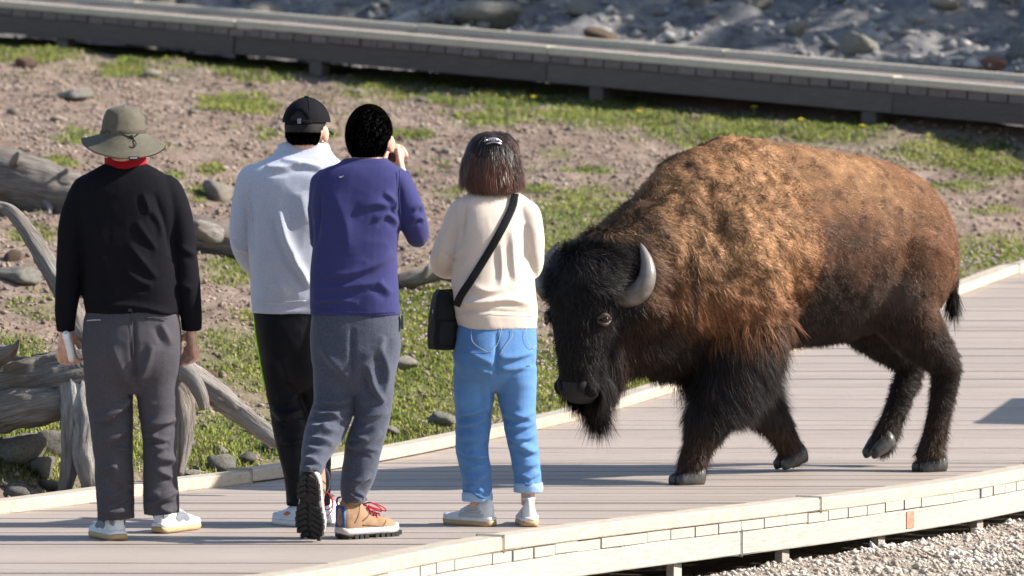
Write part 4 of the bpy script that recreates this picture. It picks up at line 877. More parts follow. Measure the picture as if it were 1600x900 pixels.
# ---- man in the grey fleece and cap
f = Fig(19.95); p2 = person('person', f, on_deck(470, 824), 'man in heather grey pullover, black track pants and black cap behind the purple shirt')
torso = [(474, 224, .03, 40, .062), (474, 238, .015, 46, .07), (470, 250, .0, 62, .085), (465, 268, 0, 84, .11), (462, 300, 0, 84, .125), (461, 345, 0, 76, .128), (458, 395, 0, 68, .128), (455, 440, 0, 63, .125), (452, 470, 0, 60, .12), (451, 489, 0, 57, .115)]
armL = [(394, 285, 0, 26, .068), (381, 335, 0, 21, .062), (379, 375, .02, 19, .056), (388, 403, .09, 18, .052), (402, 414, .2, 16, .045), (428, 405, .3, 13, .035)]
armR = [(535, 285, 0, 24, .066), (545, 335, 0, 20, .06), (545, 372, .03, 19, .055), (535, 395, .12, 17, .05), (512, 402, .26, 14, .04)]
pel = [(450, 480, 0, 56, .108), (452, 520, 0, 52, .12), (456, 560, 0, 48, .115), (458, 590, 0, 44, .1)]
legL = [(436, 560, 0, 29, .1), (443, 610, .01, 28, .085), (449, 640, .01, 28, .078), (456, 680, 0, 28, .074), (461, 715, 0, 25, .066), (463, 750, 0, 18, .055), (463, 790, 0, 15, .048)]
legR = [(478, 560, .02, 29, .1), (486, 620, .06, 26, .085), (494, 680, .1, 22, .07), (500, 740, .12, 17, .056), (502, 790, .12, 14, .048)]
up, lo, body = limbs(f, torso, (armL, armR), pel, (legL, legR))
M_heath = fabric('heather_grey_fleece', [(.34, .36, .44), (.44, .46, .54), (.52, .54, .61)], 260, sheen=.3, bump=.4, bscale=260); M_black = fabric('black_jersey', [(.006, .006, .008), (.010, .010, .013)], 200, .5, .0, .1)
o3, V3 = garment('pullover', up, M_heath, p2, [([(436, 330), (447, 375), (465, 410)], .012, 8), ([(455, 400), (472, 425), (484, 450)], .014, 7), ([(415, 262), (440, 262), (470, 256)], .008, 6), ([(440, 250), (475, 256), (505, 262)], .007, 6), ([(388, 300), (392, 350), (396, 390)], -.010, 5), ([(362, 372), (375, 388), (396, 388)], .010, 6), ([(402, 475), (450, 480), (490, 476)], -.006, 5), ([(430, 440), (450, 462)], .008, 8), ([(470, 300), (478, 350)], .006, 14)], .004, 4, 7, 13)
o4, V4 = garment('track_pants', lo, M_black, p2, [([(425, 640), (448, 648), (475, 640)], .012, 6), ([(428, 658), (452, 654), (480, 660)], .011, 6), ([(440, 560), (452, 600)], .008, 9), ([(432, 620), (450, 626), (470, 612)], .009, 6), ([(455, 690), (462, 730)], .006, 10)] + creases(legL, 3), .004, 6, 10, 15)
hC = f.w(479, 205, .02); at, R = head(body, hC, -.30, 1.0); body.add(*stube([f.w(473, 262, 0), f.w(475, 240, .01), f.w(477, 222, .015)], [.066, .060, .058], 3, 16))
hand(body, f.w(428, 405, .31), (1, .3, .1), (.0, .3, 1), (.3, .9, 0), .8); hand(body, f.w(510, 402, .27), (-1, .3, .1), (0, .3, 1), (-.2, .9, 0), .8); finish_body(body, p2); face_parts(at, R, 1.0, p2)
hair_cap(hC, -.30, 1.02, p2, 14000, .014, (.032, .027, .025), 5, low=-.058, cut=lambda q_: q_[:, 2] < -.004)
mb = MB(); f.tube(mb, [(473, 222, .035, 33, .066), (473, 230, .025, 37, .07), (472, 240, .012, 42, .074), (471, 250, .005, 46, .074)], flat=True); V, Fo, N = fuse(mb, .006, 3); mk('collar', V, Fo, M_heath, p2)
seam('sleeve_seam', V3, [(386, 285), (389, 310), (394, 345)], .0016, M_heath, p2); seam('hem_seam', V3, [(400, 468), (430, 472), (478, 470)], .0014, M_heath, p2)
M_lime = pm('lime_piping', [(.35, .75, .02)], rough=.6, bump=0); P = np.array([f.w(x - 1.5, y, .0) for x, y in ((399, 492), (401, 520), (406, 550), (411, 580), (416, 605))]); mb = MB(); mb.add(*frame_tube(catmull(P, 5), np.full(21, .0045), np.full(21, .012), 10)); mb.build('side_piping', M_lime, p2)
# cap
M_cap = fabric('black_cap', [(.004, .004, .006), (.008, .008, .010)], 150, .85, 0, .15, 300); Rc = rotz(-.30); cc = hC + np.array((0, 0, .028))
def cap_pt(th, ph, g=0.0):
    v = np.array((.094 + g, .116 + g, .106 + g)) * np.array((math.sin(th) * math.cos(ph), math.sin(th) * math.sin(ph), math.cos(th))); return cc + Rc @ v
ths = np.linspace(.03, 1.5, 16); phs = np.arange(56) * 2 * math.pi / 56; C = np.array([[cap_pt(t, p) for p in phs] for t in ths])
for j, p in enumerate(phs):     # the opening above the strap at the back
    d = math.atan2(math.sin(p + math.pi / 2), math.cos(p + math.pi / 2))
    for i, t in enumerate(ths):
        if t > 1.05 and abs(d) < .52 * math.sqrt(max(0, (t - 1.05) / .45)) and abs(d) < .44: C[i, j] = cap_pt(t, p, -.016)
V, Q, T = rings(C, None, None, False); mb = MB(); mb.add(V, Q); cap = mb.build('baseball_cap', M_cap, p2)
mb = MB(); mb.add(*stube([cap_pt(1.5, p, .002) for p in np.linspace(-math.pi / 2 - .62, -math.pi / 2 + .62, 12)], .009, 2, 10, (0, 1, 0), .003)); mb.build('strap', M_cap, cap); mb = MB(); mb.add(*box(cap_pt(1.46, -math.pi / 2 + .12, .006), (.007, .002, .010))[:2]); mb.build('buckle', M_grey_mesh, cap, False)
mb = MB(); mb.add(*ball(cap_pt(.0, 0, .002), (.010, .010, .005), 12, 6)); mb.build('button', M_cap, cap)
rg = []
for u in np.linspace(0, 1, 8):
    r0 = .100 + .07 * u; rg.append([cc + Rc @ np.array((math.sin(a) * (.080 + .012 * u) * 1.0, r0 * math.cos(a) * .98 + .02 * u, -.004 - .022 * u - .018 * abs(math.sin(a)) ** 2)) for a in np.linspace(-1.25, 1.25, 15)])
rg = np.array(rg); i = np.arange(7)[:, None] * 15 + np.arange(14); i = i.ravel(); V = rg.reshape(-1, 3); vz = mk('visor', np.vstack([V]), np.stack([i, i + 1, i + 16, i + 15], 1), M_cap, cap); so = vz.modifiers.new('s', 'SOLIDIFY'); so.thickness = .004
for a in (0, 1.05, 2.1, 3.14, 4.2, 5.25):
    P = np.array([cap_pt(t, a, .0008) for t in np.linspace(.05, 1.0, 10)]); mb = MB(); mb.add(*frame_tube(P, np.full(10, .0013), np.full(10, .0013), 6)); mb.build('stitch', M_cap, cap)
mb = MB(); M_glass = pm('dark_lens', [(.01, .01, .012)], rough=.1, bump=0)
for e in (-1, 1): mb.add(*ball(at(e * .034, .095, .004), (.026, .006, .019), 14, 8, R)); mb.add(*stube([at(e * .062, .088, .01), at(e * .082, .04, .01), at(e * .082, -.01, .0)], .0025, 4, 8))
mb.build('sunglasses', M_glass, p2)
sm = dict(upper=M_pblue, mid=M_wsole, sole=M_wsole, accent=M_coral, lace=M_coral, collar=M_teal, stripes=((.45, .56, .45, .006), (.50, .60, .4, .006)))
shoe(p2, on_deck(489, 824), (-.55, .83, 0), (0, 0, 1), .265, 'sneaker', sm, 3); shoe(p2, on_deck(500, 820) + (0, .06, 0), (.32, .95, 0), (0, 0, 1), .265, 'sneaker', dict(sm, accent=M_teal), 4)

# ---- man in the purple shirt with a camera
f = Fig(19.33, .06); p3 = person('person', f, on_deck(560, 842), 'man in purple long-sleeved shirt and tan boots raising a camera to his face')
torso = [(570, 248, 0, 34, .06), (570, 255, 0, 44, .072), (566, 264, 0, 62, .088), (562, 280, 0, 72, .105), (557, 315, 0, 72, .12), (556, 365, 0, 67, .122), (553, 415, 0, 67, .122), (554, 460, 0, 69, .12), (556, 492, 0, 71, .118)]
armL = [(506, 290, 0, 23, .062), (499, 335, .03, 19, .058), (499, 372, .09, 16, .052), (508, 375, .2, 15, .047), (530, 325, .30, 14, .042), (566, 275, .30, 11, .033)]
armR = [(618, 286, 0, 24, .062), (637, 325, .01, 23, .058), (649, 358, .03, 20, .053), (652, 366, .10, 18, .05), (645, 330, .17, 17, .046), (634, 292, .2, 14, .038), (628, 268, .2, 11, .03)]
pel = [(556, 483, 0, 68, .11), (556, 520, 0, 71, .126), (555, 560, 0, 69, .128), (553, 588, 0, 62, .11)]
legL = [(522, 570, 0, 34, .1), (523, 610, 0, 33, .09), (520, 640, -.01, 32, .08), (508, 672, -.06, 30, .072), (495, 702, -.14, 24, .064), (487, 728, -.20, 19, .056), (484, 744, -.23, 16, .05)]
legR = [(586, 570, 0, 35, .105), (584, 610, 0, 32, .09), (582, 650, 0, 27, .078), (570, 692, 0, 28, .07), (561, 737, 0, 26, .063), (553, 768, 0, 21, .055), (552, 787, 0, 18, .05)]
up, lo, body = limbs(f, torso, (armL, armR), pel, (legL, legR))
M_purp = fabric('purple_jersey', [(.027, .028, .100), (.040, .041, .138)], 250, .8, .08, .15, 400); M_jog = fabric('blue_grey_marl', [(.030, .034, .052), (.055, .061, .088), (.085, .093, .127)], 240, sheen=.2, bump=.3, bscale=300)
o5, V5 = garment('shirt', up, M_purp, p3, [([(622, 278), (624, 310), (622, 345)], -.006, 4), ([(560, 325), (590, 318), (620, 325)], .008, 8), ([(585, 345), (605, 335), (624, 352)], .009, 6), ([(600, 300), (614, 312), (622, 330)], .008, 6), ([(500, 432), (545, 428), (590, 412), (615, 395)], .010, 7), ([(495, 450), (540, 448), (600, 440)], .007, 7), ([(488, 470), (520, 468), (560, 474)], .007, 6), ([(640, 350), (652, 340), (664, 345)], .009, 4), ([(645, 330), (655, 322), (662, 330)], .008, 4), ([(500, 300), (496, 340), (494, 380)], -.012, 5), ([(520, 300), (540, 350), (545, 400)], .006, 14), ([(590, 440), (612, 460)], .007, 8)], .0045, 5, 9, 23)
o6, V6 = garment('joggers', lo, M_jog, p3, [([(490, 626), (515, 632), (548, 622)], .014, 6), ([(486, 645), (515, 650), (545, 636)], .012, 6), ([(480, 664), (505, 668), (538, 652)], .009, 6), ([(575, 570), (585, 605), (600, 630)], .016, 6), ([(560, 655), (582, 650), (606, 640)], .012, 6), ([(565, 560), (590, 545), (600, 525)], .010, 8), ([(500, 540), (525, 570), (545, 590)], .010, 9), ([(550, 512), (550, 550), (550, 590)], -.010, 4), ([(545, 700), (570, 690), (596, 675)], .010, 7), ([(540, 755), (558, 752), (580, 742)], .010, 5), ([(478, 700), (500, 702), (518, 690)], .008, 6), ([(475, 718), (495, 716)], .008, 5), ([(595, 540), (605, 580), (600, 615)], .010, 8)] + creases(legL, 4) + creases(legR, 5), .0045, 6, 10, 25)
hC = f.w(578, 220, .045); at, R = head(body, hC, -.22, 1.06, .08); body.add(*stube([f.w(570, 275, 0), f.w(572, 256, .01), f.w(576, 240, .03)], [.062, .056, .056], 3, 16))
hand(body, f.w(627, 268, .205), (-.15, .25, 1), (-.8, -.2, .1), (-.9, .1, .0), .9, .95); hand(body, f.w(566, 272, .305), (.3, .2, 1), (.8, 0, .1), (.9, .1, 0), .9, .95); finish_body(body, p3); face_parts(at, R, 1.06, p3)
hair_cap(hC, -.22, 1.14, p3, 26000, .026, (.030, .027, .026), 7, low=-.075, spread=.62, width=.0018)
mb = MB(); f.tube(mb, [(572, 247, .012, 34, .064), (571, 254, .005, 39, .070), (570, 261, 0, 43, .072)], flat=True); V, Fo, N = fuse(mb, .006, 3); mk('neck_band', V, Fo, M_purp, p3)
seam('shoulder_seam', V5, [(624, 265), (625, 285), (624, 310), (626, 335)], .0016, M_purp, p3); seam('hem_stitch', V5, [(490, 484), (530, 487), (580, 488), (622, 486)], .0012, M_purp, p3); seam('back_logo', V5, [(530, 276), (532, 277), (534, 276), (536, 275)], .0011, M_wsole, p3, .002)
mb = MB(); mb.add(*box(f.w(629, 503, -.02), (.006, .02, .028))[:2]); mb.build('pocket_edge', M_jog, p3, True, .004)
bm_ = dict(upper=M_tan, mid=M_mid, sole=M_blk, accent=M_blue, lace=M_redl, collar=M_navy, loop=M_plum, loop2=M_brn)
shoe(p3, on_deck(531, 842) + (0, .0, .004), (.74, .67, 0), (0, 0, 1), .275, 'boot', bm_, 5)
shoe(p3, f.w(481, 742, -.265), (.02, .30, -.95), (.36, .88, .28), .262, 'boot', bm_, 6)
cb = thing('compact_camera', tuple(f.w(604, 262, .22)), 'small black camera held up by the man in purple', 'camera'); mb = MB(); mb.add(*box(f.w(606, 250, .225), (.042, .016, .030), rotz(-.25))[:2]); mb.build('camera_body', M_blk, cb, True, .006)
mb = MB(); mb.add(*stube([f.w(608, 251, .24), f.w(612, 251, .29)], [.022, .022], 3, 20, (0, 0, 1))); mb.build('lens', M_silver, cb); mb = MB(); mb.add(*box(f.w(606, 248, .2075), (.030, .001, .019), rotz(-.25))[:2]); mb.build('screen', M_glass, cb, False)

# ---- woman in the cream sweater
f = Fig(19.95, .38); p4 = person('person', f, on_deck(780, 820), 'woman in cream sweater and rolled blue jeans standing beside the bison')
torso = [(772, 296, 0, 30, .055), (772, 304, 0, 44, .068), (773, 316, 0, 58, .085), (774, 335, 0, 63, .1), (773, 370, 0, 62, .115), (771, 410, 0, 63, .115), (771, 448, 0, 66, .12), (774, 482, 0, 67, .122), (777, 513, 0, 62, .118)]
armL = [(722, 333, 0, 22, .058), (706, 368, 0, 21, .056), (694, 400, .01, 21, .053), (693, 414, .08, 18, .05), (710, 420, .2, 15, .042), (738, 410, .28, 12, .034)]
armR = [(824, 338, 0, 22, .058), (832, 375, 0, 19, .056), (834, 410, .02, 16, .05), (828, 424, .10, 14, .045), (812, 424, .2, 13, .04), (788, 412, .28, 11, .033)]
pel = [(776, 503, 0, 62, .105), (774, 535, -.01, 65, .122), (773, 560, -.015, 65, .128), (773, 586, -.005, 62, .11)]
legL = [(741, 575, 0, 34, .1), (741, 620, 0, 31, .088), (740, 660, .01, 27, .076), (738, 700, .005, 25, .072), (744, 740, 0, 23, .068), (746, 778, 0, 22, .066)]
legR = [(805, 575, 0, 34, .1), (808, 620, 0, 30, .088), (812, 660, 0, 26, .076), (818, 700, 0, 23, .07), (823, 735, 0, 21.5, .066), (825, 764, 0, 21, .064)]
up, lo, body = limbs(f, torso, (armL, armR), pel, (legL, legR))
M_cream = fabric('cream_knit', [(.56, .47, .39), (.66, .57, .49)], 300, sheen=.3, bump=.35, bscale=350); M_denim = fabric('blue_denim', [(.065, .155, .33), (.085, .19, .39), (.115, .235, .44)], 330, .85, .1, .25, 400, big=((.11, .24, .46), 5)); M_denlt = fabric('pale_denim', [(.22, .36, .55), (.32, .46, .64)], 220, .85, .1, .25, 400)
o7, V7 = garment('sweater', up, M_cream, p4, [([(712, 470), (740, 474), (790, 468), (832, 476)], .010, 6), ([(710, 488), (760, 486), (835, 490)], -.007, 4), ([(782, 380), (784, 420), (782, 450)], .006, 6), ([(800, 360), (802, 410), (806, 440)], .006, 6), ([(726, 320), (724, 350), (720, 385)], -.012, 5), ([(700, 390), (712, 398), (722, 392)], .009, 5), ([(735, 445), (760, 455), (790, 450)], .008, 7), ([(820, 350), (822, 385), (820, 410)], -.009, 5), ([(690, 395), (680, 405)], .006, 6), ([(716, 460), (730, 440)], .007, 7)], .0035, 5, 9, 33)
o8, V8 = garment('jeans', lo, M_denim, p4, [([(716, 648), (740, 644), (765, 634)], .013, 5), ([(714, 664), (738, 662), (764, 652)], .010, 5), ([(714, 682), (740, 684), (762, 676)], .009, 5), ([(785, 645), (805, 652), (835, 644)], .012, 5), ([(792, 662), (812, 668), (836, 660)], .011, 5), ([(798, 682), (818, 686), (838, 676)], .008, 5), ([(728, 550), (750, 560), (770, 568)], .009, 6), ([(735, 572), (752, 578), (770, 584)], .008, 6), ([(780, 560), (805, 558), (832, 550)], .009, 5), ([(782, 578), (805, 576), (830, 570)], .008, 5), ([(755, 600), (762, 620), (760, 650)], .007, 7), ([(776, 520), (776, 560), (775, 590)], -.009, 4), ([(722, 740), (745, 745), (765, 738)], .008, 6), ([(804, 730), (824, 728), (844, 722)], .008, 6), ([(716, 610), (722, 650)], .007, 8)] + creases(legL, 6, 14) + creases(legR, 7, 14), .005, 6, 11, 35)
hC = f.w(770, 254, .005); at, R = head(body, hC, .08, .93); body.add(*stube([f.w(772, 312, 0), f.w(772, 292, .0), f.w(771, 270, .005)], [.052, .048, .048], 3, 16))
hand(body, f.w(738, 410, .285), (1, .3, .2), (0, .3, 1), (.3, .9, 0), .8, .9); hand(body, f.w(786, 412, .285), (-1, .3, .2), (0, .3, 1), (-.3, .9, 0), .8, .9)
for fx_, r in ((746, 800), (825, 790)): f.tube(body, [(fx_, 745, 0, 14, .035), (fx_, 775, 0, 11, .030), (fx_, r, 0, 11, .032)])
finish_body(body, p4); face_parts(at, R, .93, p4)
mb = MB(); f.tube(mb, [(770, 206, -.005, 16, .04), (770, 211, -.008, 27, .062), (770, 222, -.012, 37, .082), (768, 240, -.018, 43, .092), (768, 258, -.02, 46, .092), (769, 275, -.022, 47, .088), (770, 288, -.022, 44, .08), (771, 296, -.02, 36, .066)], flat=True, seg=32)
V, Fo, N = fuse(mb, .006, 4); V = V + N * (.005 * fbm(V * np.array((40, 40, 9)), 3, 3))[:, None]; hair = mk('hair', V, Fo, M_scalpb, p4)
r = np.random.default_rng(12); n = 16000; P, n_ = scatter(V, Fo, N, n, r, (V[:, 1] < hC[1] + .05).astype(float)); px, py = proj(P)
D = nrm(np.stack([(px - 770) * .008 * (py < 280) - (px - 770) * .012 * (py > 280), np.zeros(n), np.full(n, -1.0)], 1) + n_ * .10 + r.normal(0, .10, (n, 3)) - n_ * (0)); D = nrm(D - n_ * np.minimum(0, (D * n_).sum(1))[:, None])
red = np.clip(fbm(P * np.array((22, 22, 7)), 8, 2) * 1.0 + (py - 222) / 80 + r.normal(0, .3, n), 0, 1)[:, None]; C = (1 - red) * np.array((.016, .010, .009)) + red * np.array((.115, .036, .018)); C *= r.uniform(.6, 1.5, (n, 1)); gr = r.random(n) < .02; C[gr] = (.25, .20, .17)
Vh, Fh, ah = strands(P - n_ * .001, n_, D, np.where(py > 285, .025, .05) * r.uniform(.6, 1.2, n), np.full(n, .0022), C, r, .25, .22); hs = mk('hair_strands', Vh, Fh, M_hair, hair, attrs=ah); hs['kind'] = 'stuff'
M_metal = pm('silver_clip', [(.55, .55, .58)], rough=.3, bump=0, metal=.8); y0 = f.Y - .095; clip = None; mb = MB(); mb.add(*stube([wp(757, 221, y0 - .002), wp(765, 217, y0 - .012), wp(775, 217, y0 - .012), wp(784, 222, y0 - .002)], [.003, .0045, .0045, .003], 4, 10)); mb.add(*stube([wp(760, 225, y0 - .004), wp(772, 222, y0 - .014), wp(783, 225, y0 - .004)], .0028, 4, 8))
for x in range(760, 784, 4): mb.add(*ball(wp(x, 219, y0 - .013), .0042, 8, 6))
mb.build('hair_clip', M_metal, hair)
mb = MB(); f.tube(mb, [(772, 288, 0, 30, .056), (772, 296, 0, 32, .060), (772, 303, 0, 36, .063)], flat=True); mb.build('shirt_collar', M_navy, p4)
for x, y0_, y1_, h in ((746, 768, 783, 23.5), (825.5, 754, 769, 22.5)):
    mb = MB(); f.tube(mb, [(x, y0_, 0, h, .070), (x, (y0_ + y1_) / 2, 0, h + .6, .072), (x, y1_, 0, h, .071)], seg=32, power=2.2); V, Fo, N = fuse(mb, .005, 3); V = cloth_noise(V, N, .004, 12, 30, 44); mk('cuff', V, Fo, M_denlt, p4)
M_stitch = pm('tan_stitch', [(.34, .36, .36)], rough=.8, bump=0)
seam('back_pocket', V8, [(736, 513), (738, 533), (752, 545), (766, 549), (778, 536), (784, 513)], .0011, M_stitch, p4); seam('back_pocket', V8, [(822, 513), (822, 530), (831, 543), (838, 540)], .0011, M_stitch, p4); seam('centre_seam', V8, [(801, 513), (800, 526), (790, 540), (780, 556)], .0011, M_stitch, p4)
seam('hem_rib', V7, [(716, 491), (760, 489), (800, 490), (838, 492)], .0012, M_cream, p4); seam('sleeve_seam', V7, [(727, 316), (725, 340), (722, 370)], .0012, M_cream, p4)
sm = dict(upper=M_white, mid=M_wsole, sole=M_gum, accent=M_silver, lace=M_wsole, collar=M_white, stripes=((.10, .60, .30, .009), (.15, .62, .47, .007), (.2, .6, .64, .006)))
shoe(p4, on_deck(769, 821) + (0, -.05, 0), (-.76, .65, 0), (0, 0, 1), .238, 'sneaker', sm, 7, 1.12); shoe(p4, on_deck(827, 821) + (0, -.07, 0), (-.05, .99, 0), (0, 0, 1), .238, 'sneaker', sm, 8, 1.14)
# shoulder bag
M_bag = fabric('black_nylon', [(.008, .009, .010), (.015, .016, .018)], 120, .5, 0, .4, 500); bag = thing('shoulder_bag', tuple(f.w(694, 547, -.02)), 'black nylon shoulder bag hanging at the left hip of the woman', 'bag')
mb = MB(); f.tube(mb, [(697, 452, -.02, 14, .030), (696, 462, -.02, 18, .040), (694, 490, -.02, 21, .048), (693, 520, -.02, 22, .052), (693, 540, -.02, 21.5, .052), (693, 546, -.02, 20, .046)], flat=True, power=5, seg=40); V, Fo, N = fuse(mb, .005, 2); V = cloth_noise(V, N, .004, 10, 10, 50); bo = mk('bag_body', V, Fo, M_bag, bag)
mb = MB(); f.tube(mb, [(698, 500, -.065, 13, .010), (697, 525, -.068, 14, .012), (697, 541, -.066, 13, .010)], flat=True, power=5, seg=32); mb.build('front_pocket', M_bag, bo); mb = MB(); mb.add(*stube([f.w(680, 466, -.05), f.w(686, 458, -.055), f.w(700, 455, -.055), f.w(710, 462, -.05)], .003, 4, 8)); mb.build('zip', M_blk, bo); mb = MB(); mb.add(*box(f.w(677, 487, -.052), (.004, .002, .007))[:2]); mb.build('side_tag', M_silver, bo, False)
band('strap', np.vstack([V7, V8]), [(805, 303), (800, 325), (782, 362), (760, 400), (738, 435), (720, 462), (713, 478)], .0155, M_bag, bag, .006, .003)
# ------------------------------------------------------------------ bison
BO = np.array((1.235, 22.79, 0.0)); BTH = math.radians(37)
BF = np.array((-math.cos(BTH), -math.sin(BTH), 0.0)); BLt = np.array((math.sin(BTH), -math.cos(BTH), 0.0))
def bl_(s, t, z): return BO + BF * s + BLt * t + np.array((0, 0, 1.0)) * z
bison = thing('bison', tuple(BO), 'large brown bison with black shaggy head walking along the boardwalk', 'bison')
bb = MB()
tr_ = [(-.93, 1.14, .84, .10, .1), (-.89, 1.25, .74, .20, .15), (-.78, 1.365, .72, .28, .25), (-.55, 1.44, .655, .335, .3), (-.25, 1.485, .60, .375, .35), (.02, 1.515, .585, .39, .45), (.28, 1.54, .56, .385, .55), (.48, 1.515, .55, .365, .58), (.66, 1.435, .53, .335, .55), (.80, 1.315, .52, .29, .45), (.92, 1.15, .56, .24, .35), (1.02, 1.02, .62, .17, .3)]
A = catmull(np.array(tr_), 5); ph = np.arange(48) * 2 * math.pi / 48; rg = []
for s, zt_, zb_, hw, tp in A:
    zc = (zt_ + zb_) / 2; hz = (zt_ - zb_) / 2; sn, cs = np.sin(ph), np.cos(ph); rg.append(np.array([bl_(s, hw * c * (1 - tp * max(0, q_) ** 1.3), zc + hz * q_) for c, q_ in zip(cs, sn)]))
V, Q, T = rings(np.array(rg)[::-1], None, None, True); bb.add(V, Q, T)
def bt(P, r, rv=None, seg=20, sub=5): bb.add(*stube([bl_(*p) for p in P], r, sub, seg, tuple(BLt), rv))
# shoulder mass, haunches
bb.add(*ball(bl_(.42, .20, .92), (.30, .20, .36), 24, 16, np.stack([BF, BLt, (0, 0, 1)], 1))); bb.add(*ball(bl_(.42, -.20, .92), (.30, .20, .36), 24, 16, np.stack([BF, BLt, (0, 0, 1)], 1)))
bb.add(*ball(bl_(-.60, .17, .98), (.25, .17, .31), 24, 16, np.stack([BF, BLt, (0, 0, 1)], 1))); bb.add(*ball(bl_(-.60, -.17, .98), (.25, .17, .31), 24, 16, np.stack([BF, BLt, (0, 0, 1)], 1)))
bt([(.36, .23, .80), (.42, .24, .62), (.53, .225, .42), (.60, .215, .31), (.67, .205, .16), (.70, .20, .085), (.715, .20, .05)], [.19, .155, .125, .105, .068, .066, .060])
bt([(.34, -.22, .80), (.25, -.22, .62), (.06, -.205, .42), (-.04, -.20, .31), (-.17, -.20, .16), (-.215, -.20, .085), (-.225, -.20, .05)], [.18, .145, .115, .092, .064, .062, .057])
bt([(-.58, .18, 1.0), (-.52, .215, .78), (-.68, .215, .59), (-.80, .205, .47), (-.775, .20, .30), (-.735, .20, .14), (-.715, .20, .085), (-.71, .20, .05)], [.23, .17, .11, .072, .058, .058, .066, .064])
bt([(-.58, -.18, 1.0), (-.60, -.20, .76), (-.80, -.20, .58), (-.93, -.19, .47), (-.87, -.185, .32), (-.80, -.18, .19), (-.765, -.18, .13), (-.75, -.18, .10)], [.22, .16, .105, .072, .058, .056, .062, .058])
# head: own frame, turned towards the boardwalk's near side
HTH = math.radians(56); HF = np.array((-math.cos(HTH), -math.sin(HTH), 0.0)); HL = np.array((math.sin(HTH), -math.cos(HTH), 0.0)); HO = np.array((.335, 22.02, 0.0)); HR = np.stack([HF, HL, (0, 0, 1.0)], 1)
def hd(f_, l, z): return HO + HF * f_ + HL * l + np.array((0, 0, 1.0)) * z
hax = [(-.08, 1.02, .12, .12), (-.03, .96, .155, .15), (.0, .88, .168, .16), (.02, .78, .155, .155), (.04, .67, .128, .135), (.055, .56, .102, .11), (.06, .48, .092, .095), (.05, .425, .082, .085), (.03, .395, .055, .06)]
A = catmull(np.array(hax), 5); ph = np.arange(36) * 2 * math.pi / 36
rg = np.array([[hd(f_ + d * math.cos(p), w_ * math.sin(p), z) for p in ph] for f_, z, w_, d in A]); V, Q, T = rings(rg[:, ::-1], None, None, True); bb.add(V, Q, T)
bb.add(*ball(hd(-.14, 0, .64), (.15, .115, .20), 24, 16, HR)); bb.add(*ball(hd(-.04, 0, .46), (.10, .075, .085), 20, 14, HR)); bb.add(*ball(hd(-.05, 0, .93), (.17, .175, .13), 24, 16, HR))
bb.add(*ball(hd(.09, .07, .445), (.05, .045, .045), 16, 12, HR)); bb.add(*ball(hd(.09, -.07, .445), (.05, .045, .045), 16, 12, HR)); bb.add(*ball(hd(.07, .115, .765), (.05, .045, .045), 16, 12, HR)); bb.add(*ball(hd(.07, -.115, .765), (.05, .045, .045), 16, 12, HR)); bb.add(*ball(hd(.10, .05, .615), (.05, .05, .04), 16, 12, HR))
N0 = [bl_(.55, 0, 1.0), bl_(.80, .02, .92), bl_(1.0, .05, .83), hd(-.13, 0, .76)]; bb.add(*stube(N0, [.36, .33, .26, .19], 6, 28, tuple(BLt), [.28, .25, .21, .17]))
bb.add(*stube([bl_(.55, 0, .66), bl_(.80, .03, .66), hd(-.22, 0, .62)], [.22, .18, .13], 6, 24, tuple(BLt)))
for e in (-1, 1): bb.add(*stube([hd(-.10, e * .15, .80), hd(-.13, e * .215, .775), hd(-.15, e * .275, .755), hd(-.155, e * .305, .745)], [.03, .042, .036, .012], 5, 16, tuple(HF), [.025, .022, .018, .008]))
V, Fo, N = fuse(bb, .0115, 9, .55)
def loc(P): d = P - BO; return d @ BF, d @ BLt, P[:, 2]
def hloc(P): d = P - HO; return d @ HF, d @ HL, P[:, 2]
def regions(P):
    s, t, z = loc(P); hf, hl, hz = hloc(P)
    headw = sstep(.34, .22, np.sqrt(hf ** 2 + (hl) ** 2)) * sstep(1.16, 1.08, hz)
    mop = headw * sstep(.84, .92, hz)                              # forehead mop
    beard = sstep(.20, .10, np.hypot(hf + .07, hl)) * sstep(.60, .46, hz) * (hf < .05)
    sn_ = np.interp(z, (.16, .31, .42, .62, .80), (.67, .60, .53, .42, .36)); sf_ = np.interp(z, (.16, .31, .42, .62, .80), (-.17, -.04, .06, .25, .34))
    onleg = np.maximum(sstep(.24, .17, np.hypot(s - sn_, t - .22)), sstep(.22, .15, np.hypot(s - sf_, t + .21)))
    fleg = sstep(.76, .62, z) * sstep(.19, .25, z) * onleg   # pantaloons on the front legs
    lower = sstep(.30, .22, z)
    return s, t, z, hf, hl, headw, mop, beard, fleg, lower
lump = .016 * fbm(V * 9, 60, 3) + .010 * fbm(V * 22, 61, 2); s, t, z, hf, hl, headw, mop, beard, fleg, lower = regions(V)
woolz = sstep(.05, .35, s) * sstep(.6, .85, z) * (1 - headw)
V = V + N * (lump * (.35 + .9 * woolz) * (1 - lower * .7) * (1 - headw * .6))[:, None]; N = normals(V, Fo)
